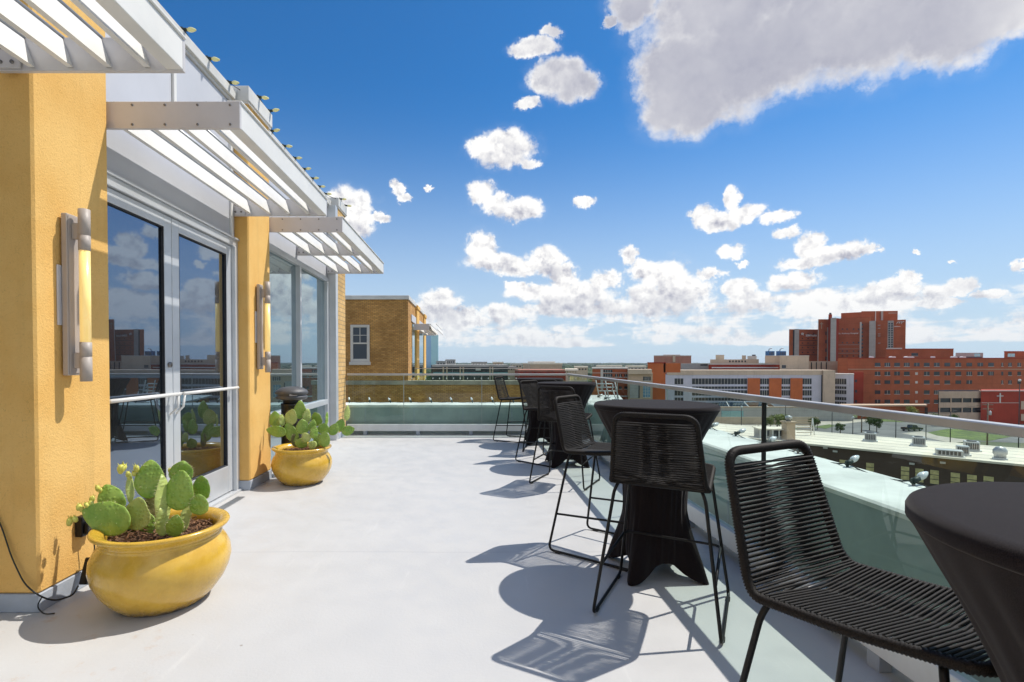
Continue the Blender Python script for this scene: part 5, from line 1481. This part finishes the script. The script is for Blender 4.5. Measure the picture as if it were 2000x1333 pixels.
# far low roof continuing behind
def unit(px, py, w, h, dep, label, kind='box'):
    p = rp(px, py); t = thing('rooftop_unit', label, 'rooftop unit', p, math.atan2(dv.y, dv.x) + 0.15, 'units on the pale roof')
    if kind == 'round':
        m = MB(); m.lathe([(w*0.42, 0), (w*0.42, h*0.35), (w*0.5, h*0.45), (w*0.5, h*0.75), (w*0.3, h), (0, h*1.05)], 18); m.build('cowl', M['unit'], t)
        m = MB(); m.box(-w*.45, w*.45, -w*.45, w*.45, 0, 0.12); m.build('curb', M['white'], t)
        return t
    m = MB(); m.bevbox(-w/2, w/2, 0, dep, 0.12, h, 0.02); m.build('casing', M['unit'], t)
    m = MB()
    for k in range(6): m.box(-w/2 + w*0.08 + k*w*0.145, -w/2 + w*0.08 + k*w*0.145 + w*0.1, -0.02, 0.0, 0.2, h*0.86)
    m.build('grille', M['unitd'], t)
    m = MB(); m.box(-w/2 - 0.12, w/2 + 0.12, -0.12, dep + 0.12, 0, 0.118); m.build('curb', M['white'], t)
    if kind == 'box':
        m = MB(); m.lathe([(w*0.34, h), (w*0.34, h + 0.06), (w*0.28, h + 0.08)], 16, (0, dep/2, 0)); m.build('fan', M['unitd'], t)
    return t
unit(1700, 863, 0.95, 0.85, 0.9, 'square air unit with a fan, farthest left of the four along the pale roof')
unit(1795, 872, 0.95, 0.85, 0.9, 'square air unit with a fan alone at the middle of the pale roof')
unit(1899, 882, 1.0, 0.85, 0.9, 'square air unit with a fan standing behind the two low boxes on the pale roof')
unit(1855, 894, 1.7, 0.6, 1.0, 'wide flat metal box near the front edge of the pale roof', 'flat')
unit(1881, 890, 0.8, 0.8, 0.7, 'narrow upright air unit right behind the wide flat metal box', 'flat')
unit(1953, 897, 0.9, 1.0, 0.9, 'round silver vent cowl on the pale roof near the edge of the view', 'round')
# penthouse and chimney on the same roof, far end
p = rp(1484, 857); t = thing('roof_hut', 'small pale hut with a flat roof and white posts on the low roof', 'roof hut', p, math.atan2(dv.y, dv.x) * 0.25)
m = MB(); m.box(0, 2.5, 0.3, 1.8, 0, 0.95); m.build('wall', M['strip'], t)
m = MB(); m.box(-0.15, 2.7, -0.1, 2.0, 0.952, 1.06); m.build('roof', M['roofw'], t)
m = MB()
for k in range(5): m.box(0.0 + k*0.6, 0.08 + k*0.6, -0.02, 0.06, 0, 0.95)
m.build('post', M['white'], t)
for k in range(2):
    m = MB(); m.box(0.3 + k*1.15, 1.0 + k*1.15, 0.26, 0.3, 0.25, 0.85); m.build('window', M['gl_far'], t)
p = rp(1545, 860); t = thing('chimney_stack', 'square beige chimney with a round cowl beside the roof hut', 'chimney', p)
m = MB(); m.bevbox(-0.45, 0.45, 0, 0.9, 0, 1.75, 0.02); m.bevbox(-0.58, 0.58, -0.12, 1.02, 1.752, 1.90, 0.02); m.build('shaft', M['tan'], t)
m = MB(); m.lathe([(0.24, 1.9), (0.24, 2.15), (0.34, 2.2), (0.30, 2.42), (0, 2.5)], 14, (0, 0.45, 0)); m.build('cowl', M['unit'], t)
p = rp(1556, 850); t = thing('slatted_screen', 'slatted timber screen with a sloping white end post behind the chimney', 'screen', p)
m = MB()
for k in range(6): m.box(0, 1.75, 0, 0.05, 0.25 + k*0.26, 0.32 + k*0.26)
m.build('slats', M['tan'], t)
m = MB(); m.tube([(1.72, 0, 1.85), (1.95, 0, 0.0)], 0.06, 6); m.tube([(1.72, 0, 1.85), (1.55, 0, 0)], 0.05, 6); m.build('end_post', M['white'], t)

# ---- utility and lamp poles
def pole(px, ybase, ytop, Y, kind, label):
    p = at(px, ybase, Y); H = at(px, ytop, Y).z - GR
    t = thing('utility_pole' if kind == 'wood' else 'street_lamp', label, 'utility pole' if kind == 'wood' else 'street lamp', (p.x, p.y, GR), 0, 'poles along the street')
    r = 0.16 if kind == 'wood' else 0.10
    m = MB(); m.tube([(0, 0, 0), (0, 0, H)], r, 8, rf=lambda i: r*(1 - 0.3*i)); m.build('pole', M['wood'] if kind == 'wood' else M['polem'], t)
    m = MB()
    if kind == 'wood':
        for k in range(2): m.box(-1.1, 1.1, -0.07, 0.07, H - 0.5 - k*0.9, H - 0.36 - k*0.9)
        m.build('crossarm', M['wood'], t)
        m = MB(); m.lathe([(0.22, H - 2.6), (0.26, H - 2.5), (0.26, H - 1.8), (0.1, H - 1.7)], 10, (0.35, -0.1, 0)); m.build('transformer', M['unit'], t)
    elif kind == 'globe':
        m.lathe([(0, H - 0.1), (0.22, H), (0.3, H + 0.22), (0.2, H + 0.45), (0, H + 0.5)], 12); m.build('globe', M['white'], t)
    else:
        m.tube([(0, 0, H - 0.1), (0.9, 0, H + 0.15)], 0.05, 6); m.bevbox(0.8, 1.4, -0.14, 0.14, H + 0.08, H + 0.22, 0.02); m.build('lamp_arm', M['polem'], t)
    return t
pole(1928.5, 850, 787, 108, 'wood', 'wooden utility pole with two crossarms in front of the dark red stair block')
pole(1625, 834, 800, 128, 'arm', 'thin dark street lamp behind the roof hut')
pole(1749.5, 852, 812, 118, 'arm', 'dark street lamp standing between the round air units and the pickup')
pole(1808.5, 846, 818, 128, 'arm', 'short dark street lamp just right of the pickup truck')
pole(1856, 856, 804, 112, 'arm', 'tall dark street lamp in front of the parking garage')
pole(1665.5, 847, 818, 124, 'globe', 'globe topped lamp post on the near side of the street')
pole(1448, 829, 797, 130, 'globe', 'globe topped lamp post in the courtyard of the clinic')
pole(1683, 822, 796, 145, 'wood', 'pale utility pole below the red annexe')
pole(1534, 822, 790, 135, 'arm', 'dark street lamp in front of the long tan wall')
pole(1991, 775, 745, 118, 'globe', 'globe lamp on top of the dark red stair block')
for i, (dz_, lb) in enumerate(((0.0, 'upper power line strung from the wooden pole by the dark red stair block to the pole below the annexe'), (-0.9, 'lower power line strung between the two wooden poles along the street'))):
    a, b_ = at(1928.5, 789.5, 108), at(1683, 798, 145); a.z += dz_; b_.z += dz_*0.8
    t = thing('power_line', ' '.join(lb.split()[:16]), 'power line', a, 0, 'power lines along the street')
    m = MB(); m.tube([a.lerp(b_, k/12) - a - Vector((0, 0, 1.3*4*(k/12)*(1 - k/12))) for k in range(13)], 0.03, 5); m.build('wire', M['polem'], t)
# ---- pickup truck
pt = gp(1781, 842, 0.03)
t = thing('pickup_truck', 'dark pickup truck driving along the street behind the pale roof', 'pickup truck', pt, R(8))
cp = mat('dark_car_paint', (0.015, 0.016, 0.018), 0.25, 0, 0.1, 2, coat=1.0)
m = MB(); m.prism([(-2.7, -0.95, 0.45), (2.7, -0.95, 0.45), (2.7, -0.95, 0.95), (1.4, -0.95, 1.10), (-2.7, -0.95, 1.08)], (0, 1.9, 0)); m.build('body', cp, t)
m = MB(); m.prism([(-0.75, -0.82, 1.11), (1.25, -0.82, 1.11), (0.7, -0.78, 1.75), (-0.6, -0.78, 1.78)], (0, 1.6, 0)); o = m.build('cab', cp, t)
m = MB(); m.prism([(-0.55, -0.835, 1.17), (0.98, -0.835, 1.17), (0.62, -0.81, 1.66), (-0.5, -0.81, 1.68)], (0, 0.02, 0)); m.build('side_window', M['gl_far'], o)
for (x_, y_) in ((-1.75, -0.97), (1.75, -0.97), (-1.75, 0.77), (1.75, 0.77)):
    m = MB(); m.tube([(x_, y_, 0.38), (x_, y_ + 0.22, 0.38)], 0.38, 18); o = m.build('wheel', M['rubber'], t)
    m = MB(); m.tube([(x_, y_ - 0.012, 0.38), (x_, y_ - 0.001, 0.38)], 0.2, 12); m.build('rim', M['unit'], o)

# ---- white roof racks on the roof right beyond the corner
t = thing('roof_rack', 'white tubular davit frames standing on the neighbouring roof beyond the corner of the railing', 'roof frame', at(1162, 792, 14.0))
o0 = at(1162, 792, 14.0); m = MB()
def seg(x0, y0, x1, y1, Ya=14.0, Yb=14.0, r=0.016): m.tube([at(x0, y0, Ya) - o0, at(x1, y1, Yb) - o0], r, 6)
for (x0, x1) in ((1163.5, 1172), (1182, 1190), (1200, 1209)): seg(x0, 743, x1, 784)
for (x0, x1) in ((1181, 1187), (1198, 1206)): seg(x0, 765, x1, 790, 13.4, 13.4)
for yy, a, b_ in ((750, 1166, 1196), (757, 1167, 1200), (764, 1169, 1204)): seg(a, yy, b_, yy)
seg(1178, 750, 1178, 757); seg(1197, 750, 1196, 764)
m.build('frame', M['white'], t)
g = Bl('neighbour_roof', 'narrow pale neighbouring roof under the white tubular frames', 1150, 1215, 789, 14.6, depth=3.0, wall='yb'); g.coping(0.05, 'conc', 0.1)

# ------------------------------------------------------------------ trees
def leafmat(name, c1, c2):
    m, n, b = newmat(name)
    g_ = n.new('ShaderNodeNewGeometry')
    oi = n.new('ShaderNodeObjectInfo')
    f = n.ramp(n.noise(g_.outputs['Position'], 0.9, 4, 0.6), 0.35, 0.65)
    col = n.mix(n.m('ADD', n.m('MULTIPLY', f, 0.7), n.m('MULTIPLY', g_.outputs['Random Per Island'], 0.3)), C4(c1), C4(c2))
    v = n.m('ADD', 0.8, n.m('MULTIPLY', oi.outputs['Random'], 0.45))
    n.put(b.inputs['Base Color'], n.mul(col, n.comb(v, v, v)))
    b.inputs['Roughness'].default_value = 0.7; b.inputs['Specular IOR Level'].default_value = 0.2
    return m
M['leaf'] = leafmat('tree_leaves', (0.13, 0.19, 0.045), (0.045, 0.085, 0.022))
M['leafy'] = leafmat('yellowish_leaves', (0.32, 0.32, 0.07), (0.12, 0.17, 0.04))
M['bark'] = mat('bark', (0.10, 0.075, 0.05), 0.9, 0, 0.3, 3)
def tree_meshes(seed, n_leaf, yellow=False):
    rnd = random.Random(seed)
    tr = MB(); tr.tube([(0,0,0), (0.01,0,0.25), (-0.01,0.01,0.5), (0,0,0.72)], 0.03, 7, rf=lambda i: 0.035 - 0.008*i)
    blobs = []
    for k in range(9):
        a = rnd.uniform(0, 2*PI); r = rnd.uniform(0.08, 0.32); z = rnd.uniform(0.38, 0.86)
        c = Vector((r*math.cos(a), r*math.sin(a), z)); blobs.append((c, rnd.uniform(0.13, 0.24)))
        tr.tube([(0, 0, rnd.uniform(0.25, 0.5)), c], 0.008, 4, rf=lambda i: 0.012 - 0.006*i)
    cr = MB()
    for k in range(n_leaf):
        c, rr = rnd.choice(blobs)
        d_ = Vector((rnd.gauss(0,1), rnd.gauss(0,1), rnd.gauss(0,1)*0.85)).normalized()
        p = c + d_*rr*(rnd.random()**0.35)
        nn = (d_ + Vector((rnd.uniform(-.8,.8), rnd.uniform(-.8,.8), rnd.uniform(-.2,.9)))).normalized()
        a_ = nn.orthogonal().normalized(); b_ = nn.cross(a_); s_ = rnd.uniform(0.018, 0.040)
        cr.add([p + a_*s_, p + b_*s_*0.7, p - a_*s_*0.9, p - b_*s_*0.8], [(0, 1, 2, 3)])
    return tr, cr
proto_trees = []
for k, (sd, nl, lm) in enumerate(((1, 1500, 'leaf'), (2, 1300, 'leaf'), (3, 1500, 'leafy'))):
    tr, cr = tree_meshes(sd, nl)
    t = thing('tree', 'x', 'tree', (0, 0, -500), 0, 'trees among the buildings')
    tr.build('trunk', M['bark'], t); cr.build('crown', M[lm], t); proto_trees.append(t)
used = [False]*3
def tree(px, ybase_or_None, Y, h, w, kind, label, group='trees among the buildings'):
    p = at(px, 708, Y); lc = (p.x, p.y, GR)
    sc3 = (w, w, h)
    if not used[kind]:
        t = proto_trees[kind]; used[kind] = True
        t.location = lc; t.scale = sc3; t['label'] = label; t['group'] = group; t.rotation_euler = (0, 0, px)
        return t
    t = copy_tree(proto_trees[kind], lc, px*1.7, label, sc3); t['group'] = group; return t
tree(1519, None, 150, 5.2, 7.2, 2, 'broad yellowish green tree in front of the long tan wall')
tree(1506, None, 149, 4.3, 4.5, 2, 'yellowish green tree at the left flank of the broad one by the tan wall')
tree(1532, None, 152, 4.6, 4.6, 0, 'green tree leaning on the right flank of the broad yellowish tree')
tree(1590, None, 148, 4.0, 3.4, 0, 'dark green round tree behind the slatted screen')
tree(1643, None, 143, 3.1, 3.8, 0, 'small lollipop tree on the pavement near the globe lamp')
tree(1598, None, 152, 4.0, 2.6, 1, 'narrow tree by the beige garden wall')
tree(1782, None, 174, 5.4, 4.2, 2, 'yellow green tree in front of the red annexe')
tree(1834, None, 160, 4.5, 3.5, 1, 'dark small tree at the foot of the parking garage')
tree(1868, None, 160, 4.5, 3.5, 1, 'dark small tree under the garage decks')
tree(1700, None, 150, 4.8, 4.0, 1, 'dark shrub sized tree left of the bright lawn')
tree(1714, None, 147, 4.2, 3.4, 0, 'green shrub sized tree at the start of the bright lawn')
tree(1470, None, 134, 3.6, 2.4, 1, 'little tree behind the black railing post')
tree(1484, None, 134, 3.4, 2.0, 0, 'slim little tree between the black post and the broad tree')
rnd = random.Random(21)
LBL = 'tree in the belt of trees between the terrace and the far woods'
k = 0
for i in range(64):
    Y = rnd.uniform(150, 520); px = rnd.uniform(985, 1262)
    if 1150 < px < 1262 and Y < 190: continue
    h = rnd.uniform(7, 12)
    # stay under the skyline
    tree(px, None, Y, min(h, 20 - 0.012*Y - 2), rnd.uniform(7, 13), rnd.choice([0, 0, 1, 2]), LBL, 'belt of trees beyond the railing')
for i in range(26):
    Y = rnd.uniform(200, 600); px = rnd.uniform(848, 990)
    tree(px, None, Y, rnd.uniform(10, 17), rnd.uniform(9, 15), rnd.choice([0, 1, 1]), 'tree in the row showing over the dark glazed block', 'trees over the dark glazed block')
for i in range(14):
    px = rnd.uniform(1098, 1155)
    tree(px, None, rnd.uniform(110, 170), rnd.uniform(9, 13), rnd.uniform(7, 11), rnd.choice([0, 2]), 'green tree in the clump left of the red brick office', 'clump left of the red brick office')

# far woods, one soft mass
vs = MB(); rnd = random.Random(9)
for i in range(5200):
    Y = 600 + 7500*(rnd.random()**1.5); x = rnd.uniform(-0.75, 1.15)*Y
    r = rnd.uniform(6, 14)*(1 + Y/2500); h = rnd.uniform(5, 12.5)*(1 + Y/30000)
    n_ = 6; a0 = rnd.uniform(0, 1)
    ring0 = [(x + r*math.cos(a0 + k*PI/3)*rnd.uniform(.8,1.1), Y + r*math.sin(a0 + k*PI/3), GR) for k in range(n_)]
    ring1 = [(x + r*.8*math.cos(a0 + k*PI/3)*rnd.uniform(.8,1.2), Y + r*.8*math.sin(a0 + k*PI/3), GR + h*rnd.uniform(.6,.85)) for k in range(n_)]
    b0 = ring0 + ring1 + [(x, Y, GR + h)]
    vs.add(b0, [(k, (k+1) % n_, n_ + (k+1) % n_, n_ + k) for k in range(n_)] + [(n_ + k, n_ + (k+1) % n_, 2*n_) for k in range(n_)])
tag(vs.build('far_woods', leafmat('far_wood_leaves', (0.055, 0.085, 0.035), (0.03, 0.05, 0.025))), 'dark far-off woods under the horizon', 'woods', kind='stuff')

# ------------------------------------------------------------------ haze
m = MB(); m.box(-10100, 10100, -2100, 9100, GR - 1.0, 62.0)
hz = bpy.data.materials.new('haze_air'); hz.use_nodes = True; ht = hz.node_tree
for nd in list(ht.nodes):
    if nd.type == 'BSDF_PRINCIPLED': ht.nodes.remove(nd)
pv = ht.nodes.new('ShaderNodeVolumePrincipled'); pv.inputs['Color'].default_value = (0.80, 0.89, 1.0, 1); pv.inputs['Density'].default_value = 0.00006; pv.inputs['Anisotropy'].default_value = 0.2
ht.links.new(pv.outputs[0], [n_ for n_ in ht.nodes if n_.type == 'OUTPUT_MATERIAL'][0].inputs['Volume'])
HAZE = True
if HAZE:
    tag(m.build('haze', hz), 'thin blue air fading the far woods', 'haze', kind='stuff')
